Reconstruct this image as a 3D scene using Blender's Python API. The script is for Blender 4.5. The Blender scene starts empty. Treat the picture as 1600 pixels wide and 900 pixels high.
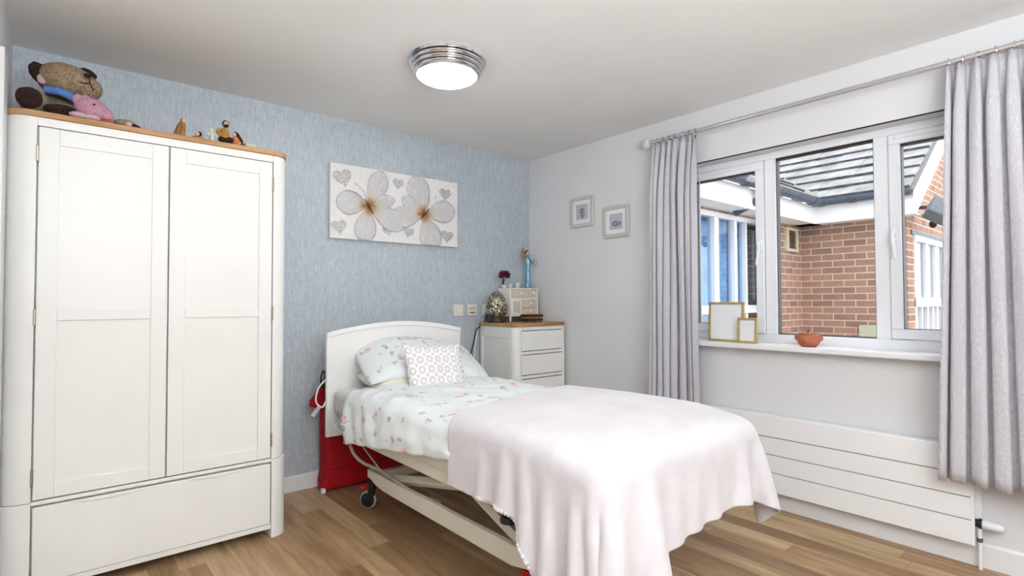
import bpy, bmesh, math, random
import numpy as np
from mathutils import Vector, Matrix, noise
random.seed(7)
C = bpy.context.scene.collection
sc = bpy.context.scene
PI = math.pi

# ------------------------------------------------------------------ camera, world, lights, exposure
EYE = 1.178
def make_camera():
    cd = bpy.data.cameras.new('camera'); co = bpy.data.objects.new('camera', cd); C.objects.link(co)
    yaw, pit, rol = 0.704157474, 0.0244524694, 0.00322285653
    f = Vector((math.sin(yaw) * math.cos(pit), math.cos(yaw) * math.cos(pit), math.sin(pit)))
    r = f.cross(Vector((0, 0, 1))).normalized(); d = f.cross(r)
    c, s = math.cos(rol), math.sin(rol)
    R, Dn = c * r + s * d, -s * r + c * d
    co.matrix_world = Matrix(((R.x, -Dn.x, -f.x, 0), (R.y, -Dn.y, -f.y, 0), (R.z, -Dn.z, -f.z, EYE), (0, 0, 0, 1)))
    cd.sensor_fit = 'HORIZONTAL'; cd.sensor_width = 36; cd.lens = 834.988 * 36 / 1600
    cd.clip_start = 0.02; cd.clip_end = 200
    sc.camera = co
make_camera()
w = bpy.data.worlds.new('overcast_sky'); sc.world = w; w.use_nodes = True
bg = w.node_tree.nodes['Background']; bg.inputs[0].default_value = (0.94, 0.97, 1.0, 1); bg.inputs[1].default_value = 2.3
def area(name, loc, target, sx, sy, power, col=(1, 1, 1)):
    ld = bpy.data.lights.new(name, 'AREA'); ld.shape = 'RECTANGLE'; ld.size = sx; ld.size_y = sy; ld.energy = power; ld.color = col
    o = bpy.data.objects.new(name, ld); C.objects.link(o); o.location = loc
    o.rotation_euler = (Vector(target) - Vector(loc)).to_track_quat('-Z', 'Y').to_euler(); return o
area('soft_flash', (0.5, -1.6, 1.85), (2.0, 3.2, 1.25), 2.2, 1.0, 24, (0.93, 0.97, 1.0))
area('bounce_flash', (0.35, -0.70, 1.40), (0.35, -0.60, 2.4), 1.0, 1.0, 88, (0.93, 0.97, 1.0))
po = area('window_portal', (3.30, 1.142, 1.49), (0, 1.142, 1.49), 1.72, 1.1, 1); po.data.cycles.is_portal = True
vs = sc.view_settings
vs.view_transform = 'Standard'; vs.look = 'None'; vs.gamma = 1; vs.exposure = 0.27; vs.use_curve_mapping = False

# ------------------------------------------------------------------ materials
def lin(c): return tuple((v / 255 / 12.92 if v / 255 <= .04045 else ((v / 255 + .055) / 1.055) ** 2.4) for v in c) + (1,)
class NT:
    def __init__(s, name):
        s.m = bpy.data.materials.new(name); s.m.use_nodes = True; s.t = s.m.node_tree; s.n = s.t.nodes
        s.b = s.n['Principled BSDF']; s.out = s.n['Material Output']
    def node(s, k, **kw):
        n = s.n.new(k)
        for a, b in kw.items(): setattr(n, a, b)
        return n
    def link(s, a, b): s.t.links.new(a, b)
    def val(s, sock, v):
        if hasattr(v, 'is_linked'): s.link(v, sock)
        else: sock.default_value = v
    def math(s, op, a, b=0.0, c=0.0, clamp=False):
        n = s.node('ShaderNodeMath', operation=op, use_clamp=clamp)
        s.val(n.inputs[0], a); s.val(n.inputs[1], b); s.val(n.inputs[2], c); return n.outputs[0]
    def mix(s, f, a, b):
        n = s.node('ShaderNodeMix', data_type='RGBA'); s.val(n.inputs[0], f); s.val(n.inputs[6], a); s.val(n.inputs[7], b); return n.outputs[2]
    def coord(s, kind='Object', scale=(1, 1, 1), rot=(0, 0, 0)):
        t = s.node('ShaderNodeTexCoord'); m = s.node('ShaderNodeMapping'); m.inputs['Scale'].default_value = scale
        m.inputs['Rotation'].default_value = rot; s.link(t.outputs[kind], m.inputs[0]); return m.outputs[0]
    def sep(s, v):
        n = s.node('ShaderNodeSeparateXYZ'); s.link(v, n.inputs[0]); return n.outputs
    def comb(s, x, y, z=0.0):
        n = s.node('ShaderNodeCombineXYZ'); s.val(n.inputs[0], x); s.val(n.inputs[1], y); s.val(n.inputs[2], z); return n.outputs[0]
    def noise(s, v, scale, detail=3, rough=.5):
        n = s.node('ShaderNodeTexNoise'); s.link(v, n.inputs['Vector']); n.inputs['Scale'].default_value = scale
        n.inputs['Detail'].default_value = detail; n.inputs['Roughness'].default_value = rough; return n.outputs[0]
    def ramp(s, f, stops):
        n = s.node('ShaderNodeValToRGB'); s.link(f, n.inputs[0]); e = n.color_ramp.elements
        while len(e) < len(stops): e.new(.5)
        for k, (p, c) in enumerate(stops): e[k].position = p; e[k].color = c if len(c) == 4 else lin(c)
        return n.outputs[0]
    def bump(s, h, strength=.2, dist=.01):
        n = s.node('ShaderNodeBump'); n.inputs['Strength'].default_value = strength; n.inputs['Distance'].default_value = dist
        s.link(h, n.inputs['Height']); s.link(n.outputs[0], s.b.inputs['Normal'])
    def base(s, c, rough=.5, metal=0.0, spec=.5):
        s.val(s.b.inputs['Base Color'], lin(c) if isinstance(c, tuple) and len(c) == 3 else c)
        s.b.inputs['Roughness'].default_value = rough; s.b.inputs['Metallic'].default_value = metal
        s.b.inputs['Specular IOR Level'].default_value = spec; return s
def plain(name, c, rough=.5, metal=0.0, spec=.5, vary=.0, scale=20):
    t = NT(name); t.base(c, rough, metal, spec)
    if vary:
        n = t.noise(t.coord(), scale, 3)
        lo = tuple(max(0, v * (1 - vary)) for v in c); hi = tuple(min(255, v * (1 + vary)) for v in c)
        t.val(t.b.inputs['Base Color'], t.ramp(n, [(.3, lo), (.7, hi)]))
        if 'plush' in name: t.bump(t.noise(t.coord(), scale * 2.5, 4, .7), .9, .012); t.b.inputs['Sheen Weight'].default_value = .05
    return t.m
M = {}
M['wall'] = plain('wall_paint', (227, 227, 229), .9, 0, .2, .006, 3)
M['ceiling'] = plain('ceiling_paint', (240, 240, 239), .95, 0, .1, .005, 3)
M['trim'] = plain('trim_gloss_white', (238, 238, 240), .35, 0, .5, .004, 4)
M['upvc'] = plain('white_window_plastic', (240, 242, 247), .3, 0, .5, .004, 5)
M['cab'] = plain('painted_wood_white', (240, 240, 237), .38, 0, .4, .006, 6)
M['cream'] = plain('painted_wood_ivory', (244, 243, 238), .42, 0, .4, .006, 6)
M['steel_cream'] = plain('cream_coated_steel', (236, 229, 212), .4, 0, .4, .01, 6)
M['bedwhite'] = plain('white_laminate', (243, 243, 241), .35, 0, .4, .004, 4)
M['rad'] = plain('radiator_enamel', (247, 247, 248), .35, 0, .5, .004, 3)
M['chrome'] = plain('chrome', (225, 225, 228), .07, 1.0, .5, .01, 10)
M['rodmetal'] = plain('brushed_chrome', (226, 226, 230), .2, 1.0, .5, .01, 10)
M['hinge'] = plain('hinge_steel', (160, 150, 140), .35, .9, .5, .02, 40)
M['black'] = plain('black_plastic', (22, 22, 24), .45, 0, .5, .05, 30)
M['gap'] = plain('dark_gap', (60, 56, 50), .9, 0, .1, .02, 30)
M['grey'] = plain('grey_steel', (120, 122, 126), .35, .8, .5, .02, 30)
M['tyre'] = plain('grey_rubber', (165, 166, 168), .7, 0, .3, .02, 30)
M['redplastic'] = plain('red_plastic', (205, 20, 38), .4, 0, .5, .02, 30)
M['redfab'] = plain('red_nylon', (170, 6, 24), .6, 0, .3, .12, 14)
M['white_cable'] = plain('white_cable', (232, 232, 226), .5, 0, .4, .01, 30)
M['grey_cable'] = plain('grey_cable', (176, 168, 152), .5, 0, .4, .02, 30)
M['paper'] = plain('white_paper', (240, 240, 242), .9, 0, .1, .01, 60)
M['gold'] = plain('gold_frame_paint', (190, 164, 104), .35, .45, .5, .06, 60)
M['silverframe'] = plain('pale_silver_frame', (206, 206, 198), .4, .25, .5, .02, 40)
M['sheet'] = plain('grey_white_sheet', (224, 222, 216), .95, 0, .1, .01, 20)
M['fabric_cream'] = plain('cream_cotton', (232, 226, 212), .95, 0, .1, .02, 20)
M['terracotta'] = plain('terracotta', (184, 110, 82), .55, 0, .4, .10, 30)
M['frost'] = plain('frosted_ball', (214, 214, 206), .25, 0, .6, .04, 50)
M['dark_wood'] = plain('dark_wood', (58, 40, 34), .45, 0, .4, .2, 40)
M['burgundy'] = plain('burgundy_petal', (92, 20, 44), .6, 0, .3, .2, 60)
M['stem'] = plain('brown_stem', (96, 84, 66), .7, 0, .2, .1, 60)
M['pinkplush'] = plain('pink_plush', (228, 172, 192), 1, 0, .05, .08, 90)
M['pinkpale'] = plain('pale_pink_plush', (244, 205, 215), 1, 0, .05, .05, 90)
M['tanplush'] = plain('tan_plush', (178, 154, 126), 1, 0, .05, .2, 110)
M['brownplush'] = plain('dark_brown_plush', (62, 42, 36), 1, 0, .05, .25, 110)
M['bluefab'] = plain('blue_scarf_fabric', (92, 130, 196), .9, 0, .1, .1, 60)
M['oliveplush'] = plain('olive_tan_plush', (170, 156, 128), 1, 0, .05, .12, 90)
M['carvedwood'] = plain('carved_brown_wood', (150, 104, 58), .55, 0, .3, .22, 60)
M['ochre'] = plain('ochre_robe', (178, 130, 66), .6, 0, .3, .15, 60)
M['dkbrown'] = plain('dark_brown_hair', (48, 32, 24), .7, 0, .2, .1, 60)
M['skin'] = plain('painted_skin', (224, 178, 146), .6, 0, .3, .03, 60)
M['orange'] = plain('orange_robe', (196, 122, 84), .6, 0, .3, .1, 60)
M['paleporc'] = plain('pale_green_porcelain', (214, 222, 212), .3, 0, .5, .04, 60)
M['palegreen'] = plain('pale_green_card', (200, 204, 176), .7, 0, .3, .04, 60)
M['blueglaze'] = plain('blue_metallic_glaze', (122, 166, 190), .25, .55, .5, .28, 80)
M['goldwing'] = plain('gold_brown_wing', (176, 130, 84), .4, .3, .5, .15, 60)
M['whitewood'] = plain('white_washed_wood', (246, 242, 237), .6, 0, .3, .02, 40)
M['beigewood'] = plain('beige_drawer_front', (216, 202, 182), .6, 0, .3, .03, 70)
M['socket'] = plain('ivory_socket_plastic', (236, 232, 220), .35, 0, .5, .01, 40)
M['canvas'] = plain('cream_canvas', (236, 235, 234), .8, 0, .2, .02, 30)
M['interior'] = plain('dim_room_beyond', (120, 140, 150), .9, 0, .1, .1, 2)
M['bluecurtain'] = plain('blue_curtain_fabric', (140, 178, 204), .9, 0, .1, .12, 12)
M['gutter'] = plain('grey_gutter_plastic', (84, 96, 110), .45, 0, .4, .08, 12)
M['fascia'] = plain('white_fascia_board', (246, 247, 248), .5, 0, .3, .01, 3)
M['lampgrey'] = plain('grey_floodlight_metal', (92, 98, 104), .4, .5, .5, .06, 20)
M['ventcream'] = plain('cream_vent_plastic', (222, 216, 186), .5, 0, .3, .02, 30)
M['course_shade_moss'] = plain('shade_and_moss_tile_edge', (74, 76, 80), .95, 0, .1, .25, 9)  # dark tone paints the shade between roof courses, partly mossy edges
M['ground'] = plain('paving_ground', (150, 146, 138), .95, 0, .1, .12, 2)

def mk_wallpaper():
    t = NT('blue_textured_wallpaper'); co = t.coord()
    s = t.node('ShaderNodeMapping'); s.inputs['Scale'].default_value = (125, 1, 13); t.link(co, s.inputs[0])
    a = t.noise(s.outputs[0], 1.6, 5, .65)
    s2 = t.node('ShaderNodeMapping'); s2.inputs['Scale'].default_value = (14, 1, 26); t.link(co, s2.inputs[0])
    b = t.noise(s2.outputs[0], 1.5, 4, .6)
    c = t.noise(co, 1.2, 2)
    mixv = t.math('ADD', t.math('MULTIPLY', a, .78), t.math('MULTIPLY', b, .22))
    mixv = t.math('ADD', mixv, t.math('MULTIPLY', t.math('SUBTRACT', c, .5), .18))
    col = t.ramp(mixv, [(.32, (168, 181, 193)), (.50, (189, 199, 207)), (.68, (214, 220, 224))])
    t.base(col, .55, .12, .45); t.bump(mixv, .35, .004); return t.m
M['wallpaper'] = mk_wallpaper()

def mk_floor():
    t = NT('oak_plank_vinyl'); co = t.coord(); x, y, z = t.sep(co)
    Wd, L = .105, .92
    fx = t.math('DIVIDE', x, Wd); row = t.math('FLOOR', fx)
    wn = t.node('ShaderNodeTexWhiteNoise', noise_dimensions='1D'); t.link(row, wn.inputs['W'])
    fy = t.math('DIVIDE', t.math('ADD', y, t.math('MULTIPLY', wn.outputs[0], L)), L); colm = t.math('FLOOR', fy)
    w2 = t.node('ShaderNodeTexWhiteNoise', noise_dimensions='2D'); t.link(t.comb(row, colm), w2.inputs['Vector'])
    r = w2.outputs[0]
    ex = t.math('ABSOLUTE', t.math('SUBTRACT', t.math('FRACT', fx), .5)); ey = t.math('ABSOLUTE', t.math('SUBTRACT', t.math('FRACT', fy), .5))
    seam = t.math('MAXIMUM', t.math('GREATER_THAN', ex, .49), t.math('GREATER_THAN', ey, .4985))
    gv = t.comb(t.math('ADD', t.math('MULTIPLY', x, 26), t.math('MULTIPLY', r, 40)), t.math('MULTIPLY', y, 2.2), t.math('MULTIPLY', r, 30))
    g = t.noise(gv, 1.0, 6, .62)
    gv2 = t.comb(t.math('ADD', t.math('MULTIPLY', x, 7), t.math('MULTIPLY', r, 17)), t.math('MULTIPLY', y, 1.6), r)
    g2 = t.noise(gv2, 1.0, 3, .5)
    tone = t.math('ADD', t.math('MULTIPLY', r, .72), t.math('MULTIPLY', t.math('SUBTRACT', g2, .34), .8))
    c1 = t.ramp(tone, [(.05, (142, 111, 80)), (.45, (180, 146, 108)), (.9, (212, 185, 147))])
    c2 = t.ramp(g, [(.3, (178, 165, 148)), (.62, (255, 255, 255))])
    mm = t.node('ShaderNodeMix', data_type='RGBA', blend_type='MULTIPLY'); mm.inputs[0].default_value = .75; t.link(c1, mm.inputs[6]); t.link(c2, mm.inputs[7])
    col = t.mix(t.math('MULTIPLY', seam, .5), mm.outputs[2], lin((112, 86, 62)))
    t.base(col, .42, 0, .4); t.bump(g, .06, .002); return t.m
M['floor'] = mk_floor()

def mk_oak(name, axis=0):
    t = NT(name); sc_ = [22, 22, 22]; sc_[axis] = 1.6
    g = t.noise(t.coord(scale=tuple(sc_)), 1.6, 5, .6)
    t.base(t.ramp(g, [(.3, (158, 112, 70)), (.5, (186, 142, 98)), (.7, (204, 166, 122))]), .45, 0, .4); return t.m
M['oak'] = mk_oak('oak_top')

def mk_brick(name, swap):
    t = NT(name); x, y, z = t.sep(t.coord())
    v = t.comb(y if swap else x, z)
    b = t.node('ShaderNodeTexBrick'); t.link(v, b.inputs['Vector'])
    b.inputs['Scale'].default_value = 1.0; b.inputs['Brick Width'].default_value = .225; b.inputs['Row Height'].default_value = .075
    b.inputs['Mortar Size'].default_value = .006; b.inputs['Mortar Smooth'].default_value = .15; b.inputs['Bias'].default_value = -.1
    b.inputs['Color1'].default_value = lin((178, 142, 126)); b.inputs['Color2'].default_value = lin((146, 118, 110)); b.inputs['Mortar'].default_value = lin((216, 204, 188))
    n = t.noise(t.coord(), 9, 5, .6)
    col = t.mix(t.math('MULTIPLY', t.math('SUBTRACT', n, .45, 0, True), 1.5, 0, True), b.outputs['Color'], lin((200, 160, 128)))
    t.base(col, .95, 0, .1)
    iv = t.math('SUBTRACT', 1.0, b.outputs['Fac']); t.bump(iv, .5, .006); return t.m
M['brickX'] = mk_brick('brick_running_along_house', False)
M['brickY'] = mk_brick('brick_running_across_house', True)

def mk_tile():
    t = NT('grey_concrete_roof_tile'); n = t.noise(t.coord(), 4, 6, .65)
    t.base(t.ramp(n, [(.3, (118, 118, 120)), (.6, (160, 160, 161)), (.75, (180, 178, 174))]), .6, 0, .4); t.bump(n, .3, .01); return t.m
M['tile'] = mk_tile()

def mk_glass(name, refl=.06, tint=(1, 1, 1, 1)):
    t = NT(name); tr = t.node('ShaderNodeBsdfTransparent'); tr.inputs[0].default_value = tint
    gl = t.node('ShaderNodeBsdfGlossy'); gl.inputs['Roughness'].default_value = .02
    fr = t.node('ShaderNodeFresnel'); fr.inputs[0].default_value = 1.45
    mx = t.node('ShaderNodeMixShader'); ge = t.node('ShaderNodeNewGeometry')   # reflect on the outer face of each pane only, as real thin glass does
    t.link(t.math('MULTIPLY', t.math('MULTIPLY', fr.outputs[0], refl * 10), t.math('SUBTRACT', 1.0, ge.outputs['Backfacing']), 0, True), mx.inputs[0])
    t.link(tr.outputs[0], mx.inputs[1]); t.link(gl.outputs[0], mx.inputs[2]); t.link(mx.outputs[0], t.out.inputs[0]); return t.m
M['glass'] = mk_glass('window_glass', .05)
M['glass_out'] = mk_glass('reflective_window_glass', .22, (.85, .93, 1, 1))

def mk_duvet():
    t = NT('mint_floral_cotton'); uv = t.coord('UV')
    nz = t.node('ShaderNodeTexNoise'); t.link(uv, nz.inputs['Vector']); nz.inputs['Scale'].default_value = 26; nz.inputs['Detail'].default_value = 3
    sb = t.node('ShaderNodeVectorMath', operation='SUBTRACT'); t.link(nz.outputs[1], sb.inputs[0]); sb.inputs[1].default_value = (.5, .5, .5)
    ml = t.node('ShaderNodeVectorMath', operation='SCALE'); t.link(sb.outputs[0], ml.inputs[0]); ml.inputs['Scale'].default_value = .07
    ad = t.node('ShaderNodeVectorMath', operation='ADD'); t.link(uv, ad.inputs[0]); t.link(ml.outputs[0], ad.inputs[1])
    dist = ad.outputs[0]
    def blobs(scale, size, keep, seed, stretch=(1, 1, 1)):
        mp = t.node('ShaderNodeMapping'); mp.inputs['Location'].default_value = (seed, seed * .7, 0); mp.inputs['Scale'].default_value = stretch
        mp.inputs['Rotation'].default_value = (0, 0, seed)
        t.link(dist, mp.inputs[0])
        v = t.node('ShaderNodeTexVoronoi', voronoi_dimensions='2D'); t.link(mp.outputs[0], v.inputs['Vector']); v.inputs['Scale'].default_value = scale
        sp = t.sep(v.outputs['Color'])
        return t.math('MULTIPLY', t.math('LESS_THAN', v.outputs['Distance'], size), t.math('LESS_THAN', sp[0], keep))
    clus = t.math('GREATER_THAN', t.noise(uv, 5.5, 1), .49)
    pink = t.math('MULTIPLY', blobs(13.5, .25, .32, 1.3, (1, .6, 1)), clus)
    leaf = t.math('MULTIPLY', blobs(20, .20, .36, 4.1, (1, .5, 1)), t.math('GREATER_THAN', t.noise(uv, 5.5, 1), .44))
    twig = blobs(26, .13, .2, 2.2, (1, .3, 1))
    fine = t.noise(uv, 70, 2)
    c = t.mix(t.math('MULTIPLY', twig, .4), lin((232, 237, 237)), lin((150, 164, 164)))
    c = t.mix(t.math('MULTIPLY', leaf, .75), c, t.ramp(fine, [(.4, (136, 152, 154)), (.6, (196, 208, 206))]))
    c = t.mix(t.math('MULTIPLY', pink, .88), c, t.ramp(fine, [(.38, (214, 128, 152)), (.48, (234, 184, 196)), (.58, (240, 222, 226))]))
    t.base(c, .95, 0, .1); t.bump(t.noise(uv, 9, 4), .25, .02); return t.m
M['duvet'] = mk_duvet()

def mk_cushion():
    t = NT('white_and_taupe_ring_print'); x, y, z = t.sep(t.coord('UV'))
    def rings(ox, oy, r0, wd):
        u = t.math('SUBTRACT', t.math('FRACT', t.math('ADD', t.math('MULTIPLY', x, 7), ox)), .5); v = t.math('SUBTRACT', t.math('FRACT', t.math('ADD', t.math('MULTIPLY', y, 6.3), oy)), .5)
        d = t.math('SQRT', t.math('ADD', t.math('MULTIPLY', u, u), t.math('MULTIPLY', v, v)))
        return t.math('LESS_THAN', t.math('ABSOLUTE', t.math('SUBTRACT', d, r0)), wd)
    f = t.math('MAXIMUM', rings(0, 0, .27, .11), rings(.5, .5, .10, .08))
    f2 = t.math('MULTIPLY', f, t.math('ADD', .35, t.math('MULTIPLY', t.noise(t.coord('UV'), 60, 2), .6)))
    t.base(t.mix(f2, lin((242, 240, 241)), lin((198, 189, 189))), .95, 0, .1); return t.m
M['cushion'] = mk_cushion()

def mk_plush(name, c1, c2):
    t = NT(name); n = t.noise(t.coord(), 5, 4, .6); f = t.noise(t.coord(), 160, 2)
    t.base(t.ramp(n, [(.35, c1), (.65, c2)]), .9, 0, .1); t.b.inputs['Sheen Weight'].default_value = .35; t.b.inputs['Sheen Roughness'].default_value = .4
    t.bump(t.math('ADD', t.math('MULTIPLY', n, 1.0), t.math('MULTIPLY', f, .25)), .25, .015); return t.m
M['blanket'] = mk_plush('lilac_white_plush', (214, 210, 214), (225, 221, 225))
M['blankethem'] = mk_plush('lilac_white_plush_hem', (224, 219, 225), (232, 228, 233))

def mk_curtain():
    t = NT('lilac_grey_embossed_fabric'); co = t.coord(scale=(1, 1, 1))
    wv = t.node('ShaderNodeTexWave'); t.link(co, wv.inputs['Vector']); wv.inputs['Scale'].default_value = 60; wv.inputs['Distortion'].default_value = 9; wv.inputs['Detail'].default_value = 2
    wv.inputs['Detail Scale'].default_value = 1.2
    t.base(t.ramp(wv.outputs[1], [(0, (200, 198, 206)), (1, (213, 211, 218))]), .85, 0, .2); t.bump(wv.outputs[1], .35, .004); return t.m
M['curtain'] = mk_curtain()

def mk_emit():
    t = NT('lit_opal_glass'); t.base((250, 250, 248), .3); t.val(t.b.inputs['Emission Color'], (1, .98, .95, 1)); t.b.inputs['Emission Strength'].default_value = 18
    n = t.noise(t.coord(), 3, 1); t.val(t.b.inputs['Base Color'], t.ramp(n, [(0, (248, 248, 246)), (1, (252, 252, 250))])); return t.m
M['lit'] = mk_emit()

def mk_mosaic():
    t = NT('silver_gold_mosaic'); v = t.node('ShaderNodeTexVoronoi'); t.link(t.coord(), v.inputs['Vector']); v.inputs['Scale'].default_value = 75
    s = t.sep(v.outputs['Color'])
    t.base(t.ramp(s[0], [(0, (70, 64, 52)), (.5, (150, 144, 126)), (1, (232, 226, 204))]), .22, .7, .5)
    t.bump(v.outputs['Distance'], .6, .01); return t.m
M['mosaic'] = mk_mosaic()

def mk_glitter():
    t = NT('silver_glitter'); v = t.node('ShaderNodeTexVoronoi'); t.link(t.coord(), v.inputs['Vector']); v.inputs['Scale'].default_value = 260
    s = t.sep(v.outputs['Color']); t.base(t.ramp(s[0], [(0, (150, 150, 150)), (1, (236, 236, 236))]), .35, .35, .5); t.bump(v.outputs['Distance'], .5, .004); return t.m
M['glitter'] = mk_glitter()

def mk_petal():
    # amber only where the flower itself is dyed: around its throat (UV origin = throat)
    t = NT('pearl_grey_petal'); uv = t.coord('UV'); x, y, z = t.sep(uv)
    d = t.math('SQRT', t.math('ADD', t.math('MULTIPLY', x, x), t.math('MULTIPLY', y, y)))
    ang = t.math('ARCTAN2', y, x); st = t.noise(t.comb(t.math('MULTIPLY', ang, 14), t.math('MULTIPLY', d, 4)), 1.0, 3)
    dd = t.math('ADD', d, t.math('MULTIPLY', t.math('SUBTRACT', st, .5), .28))
    c = t.ramp(dd, [(.02, (92, 60, 38)), (.13, (182, 134, 72)), (.25, (208, 202, 194)), (.5, (208, 207, 209))])
    c = t.mix(t.math('MULTIPLY', t.math('GREATER_THAN', st, .58), .35), c, lin((250, 250, 250)))
    t.base(c, .5, .05, .4); t.bump(st, .5, .006); return t.m
M['petal'] = mk_petal()

def mk_print(name, bgc, ink, ax, cz):
    t = NT(name); x, y, z = t.sep(t.coord('UV'))
    n = t.noise(t.coord('UV'), 7, 4, .6)
    u = t.math('SUBTRACT', x, .47); v = t.math('SUBTRACT', y, cz)
    d = t.math('SQRT', t.math('ADD', t.math('MULTIPLY', t.math('MULTIPLY', u, u), ax), t.math('MULTIPLY', t.math('MULTIPLY', v, v), 2.4 / ax)))
    f = t.math('MULTIPLY', t.math('LESS_THAN', t.math('ADD', d, t.math('MULTIPLY', n, .45)), .56), t.math('GREATER_THAN', n, .45))
    t.base(t.mix(t.math('MULTIPLY', f, .8), lin(bgc), lin(ink)), .8, 0, .2); return t.m
M['print_a'] = mk_print('grey_etching_tall_motif', (192, 193, 202), (96, 98, 112), 2.4, .42)
M['print_b'] = mk_print('grey_etching_wide_motif', (192, 193, 202), (96, 98, 112), .8, .36)
def mk_script():
    t = NT('paper_with_faint_handwriting'); x, y, z = t.sep(t.coord('UV'))
    ln = t.math('LESS_THAN', t.math('ABSOLUTE', t.math('SUBTRACT', t.math('FRACT', t.math('MULTIPLY', y, 13)), .5)), .16)
    n = t.noise(t.comb(t.math('MULTIPLY', x, 40), t.math('MULTIPLY', y, 26)), 1.0, 3)
    ins = t.math('MULTIPLY', t.math('LESS_THAN', t.math('ABSOLUTE', t.math('SUBTRACT', x, .5)), .36), t.math('LESS_THAN', t.math('ABSOLUTE', t.math('SUBTRACT', y, .47)), .36))
    f = t.math('MULTIPLY', t.math('MULTIPLY', ln, t.math('GREATER_THAN', n, .5)), ins)
    t.base(t.mix(t.math('MULTIPLY', f, .14), lin((238, 239, 243)), lin((150, 152, 162))), .9, 0, .1); return t.m
M['script'] = mk_script()

# ------------------------------------------------------------------ geometry helpers (all coordinates in metres, world axes)
def box(bm, x0, x1, y0, y1, z0, z1, mat=None):
    vs_ = [bm.verts.new(((x0, x1)[i & 1], (y0, y1)[(i >> 1) & 1], (z0, z1)[(i >> 2) & 1])) for i in range(8)]
    if mat is not None:
        for v in vs_: v.co = mat @ v.co
    for q in ((0, 2, 3, 1), (4, 5, 7, 6), (0, 1, 5, 4), (2, 6, 7, 3), (0, 4, 6, 2), (1, 3, 7, 5)): bm.faces.new([vs_[i] for i in q])
def B(*boxes):
    bm = bmesh.new()
    for b in boxes: box(bm, *b)
    return bm
def frame_basis(d):
    d = d.normalized(); a = Vector((0, 0, 1)) if abs(d.z) < .9 else Vector((1, 0, 0)); u = d.cross(a).normalized(); return u, d.cross(u)
def tube(bm, pts, r, n=10, cap=True, closed=False):
    pts = [Vector(p) for p in pts]; k = len(pts); rings = []
    rr = r if isinstance(r, (list, tuple)) else [r] * k
    u = None
    for i, p in enumerate(pts):
        if closed: d = pts[(i + 1) % k] - pts[i - 1]
        else: d = pts[min(i + 1, k - 1)] - pts[max(i - 1, 0)]
        d.normalize()
        if u is None: u, v = frame_basis(d)
        else: u = (u - d * u.dot(d)).normalized(); v = d.cross(u)
        rings.append([bm.verts.new(p + (u * math.cos(2 * PI * j / n) + v * math.sin(2 * PI * j / n)) * rr[i]) for j in range(n)])
    for i in range(k if closed else k - 1):
        a, b = rings[i], rings[(i + 1) % k]
        for j in range(n): bm.faces.new((a[j], a[(j + 1) % n], b[(j + 1) % n], b[j]))
    if cap and not closed: bm.faces.new(rings[0][::-1]); bm.faces.new(rings[-1])
def T(pts, r, n=10, closed=False):
    bm = bmesh.new(); tube(bm, pts, r, n, True, closed); return bm
def smooth_path(pts, k=8):
    P = [Vector(p) for p in pts]; out = []
    for i in range(len(P) - 1):
        a, b, c, d = P[max(i - 1, 0)], P[i], P[i + 1], P[min(i + 2, len(P) - 1)]
        for j in range(k):
            t = j / k; out.append(.5 * ((2 * b) + (c - a) * t + (2 * a - 5 * b + 4 * c - d) * t * t + (3 * b - a - 3 * c + d) * t ** 3))
    out.append(P[-1]); return out
def lathe(bm, prof, center, n=32, axis=(0, 0, 1), sx=1, sy=1):
    cen = Vector(center); ax = Vector(axis).normalized(); u, v = frame_basis(ax); rings = []
    for r, z in prof:
        if r < 1e-6: rings.append([bm.verts.new(cen + ax * z)])
        else: rings.append([bm.verts.new(cen + ax * z + u * math.cos(2 * PI * j / n) * r * sx + v * math.sin(2 * PI * j / n) * r * sy) for j in range(n)])
    for a, b in zip(rings, rings[1:]):
        for j in range(n):
            if len(a) == 1 and len(b) == 1: continue
            if len(a) == 1: bm.faces.new((a[0], b[j], b[(j + 1) % n]))
            elif len(b) == 1: bm.faces.new((a[j], b[0], a[(j + 1) % n]))
            else: bm.faces.new((a[j], b[j], b[(j + 1) % n], a[(j + 1) % n]))
    if len(rings[0]) > 1: bm.faces.new(rings[0])
    if len(rings[-1]) > 1: bm.faces.new(rings[-1][::-1])
    bmesh.ops.recalc_face_normals(bm, faces=bm.faces)
def LA(prof, center, n=32, axis=(0, 0, 1), sx=1, sy=1):
    bm = bmesh.new(); lathe(bm, prof, center, n, axis, sx, sy); return bm
def ball(bm, c, rx, ry=None, rz=None, rot=None, nz=0, seg=20):
    ry = ry or rx; rz = rz or rx; r = bmesh.ops.create_uvsphere(bm, u_segments=seg, v_segments=seg // 2 + 2, radius=1)
    for v in r['verts']:
        p = v.co.copy()
        if nz: p *= 1 + nz * noise.noise(p * 2.3 + Vector(c) * 9)
        p = Vector((p.x * rx, p.y * ry, p.z * rz))
        if rot: p = rot @ p
        v.co = p + Vector(c)
def BA(*a, **k):
    bm = bmesh.new(); ball(bm, *a, **k); return bm
def prism(bm, pts, axis, a, b):
    """outline pts in the two other axes, extruded along axis from a to b"""
    def mk(p, t): return Vector({'x': (t, p[0], p[1]), 'y': (p[0], t, p[1]), 'z': (p[0], p[1], t)}[axis])
    A = [bm.verts.new(mk(p, a)) for p in pts]; Bv = [bm.verts.new(mk(p, b)) for p in pts]; n = len(pts)
    for i in range(n): bm.faces.new((A[i], A[(i + 1) % n], Bv[(i + 1) % n], Bv[i]))
    bm.faces.new(A[::-1]); bm.faces.new(Bv); bmesh.ops.recalc_face_normals(bm, faces=bm.faces)
def PR(*a):
    bm = bmesh.new(); prism(bm, *a); return bm
def arc(cx, cy, r, a0, a1, n=8): return [(cx + r * math.cos(math.radians(a0 + (a1 - a0) * i / n)), cy + r * math.sin(math.radians(a0 + (a1 - a0) * i / n))) for i in range(n + 1)]

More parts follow.
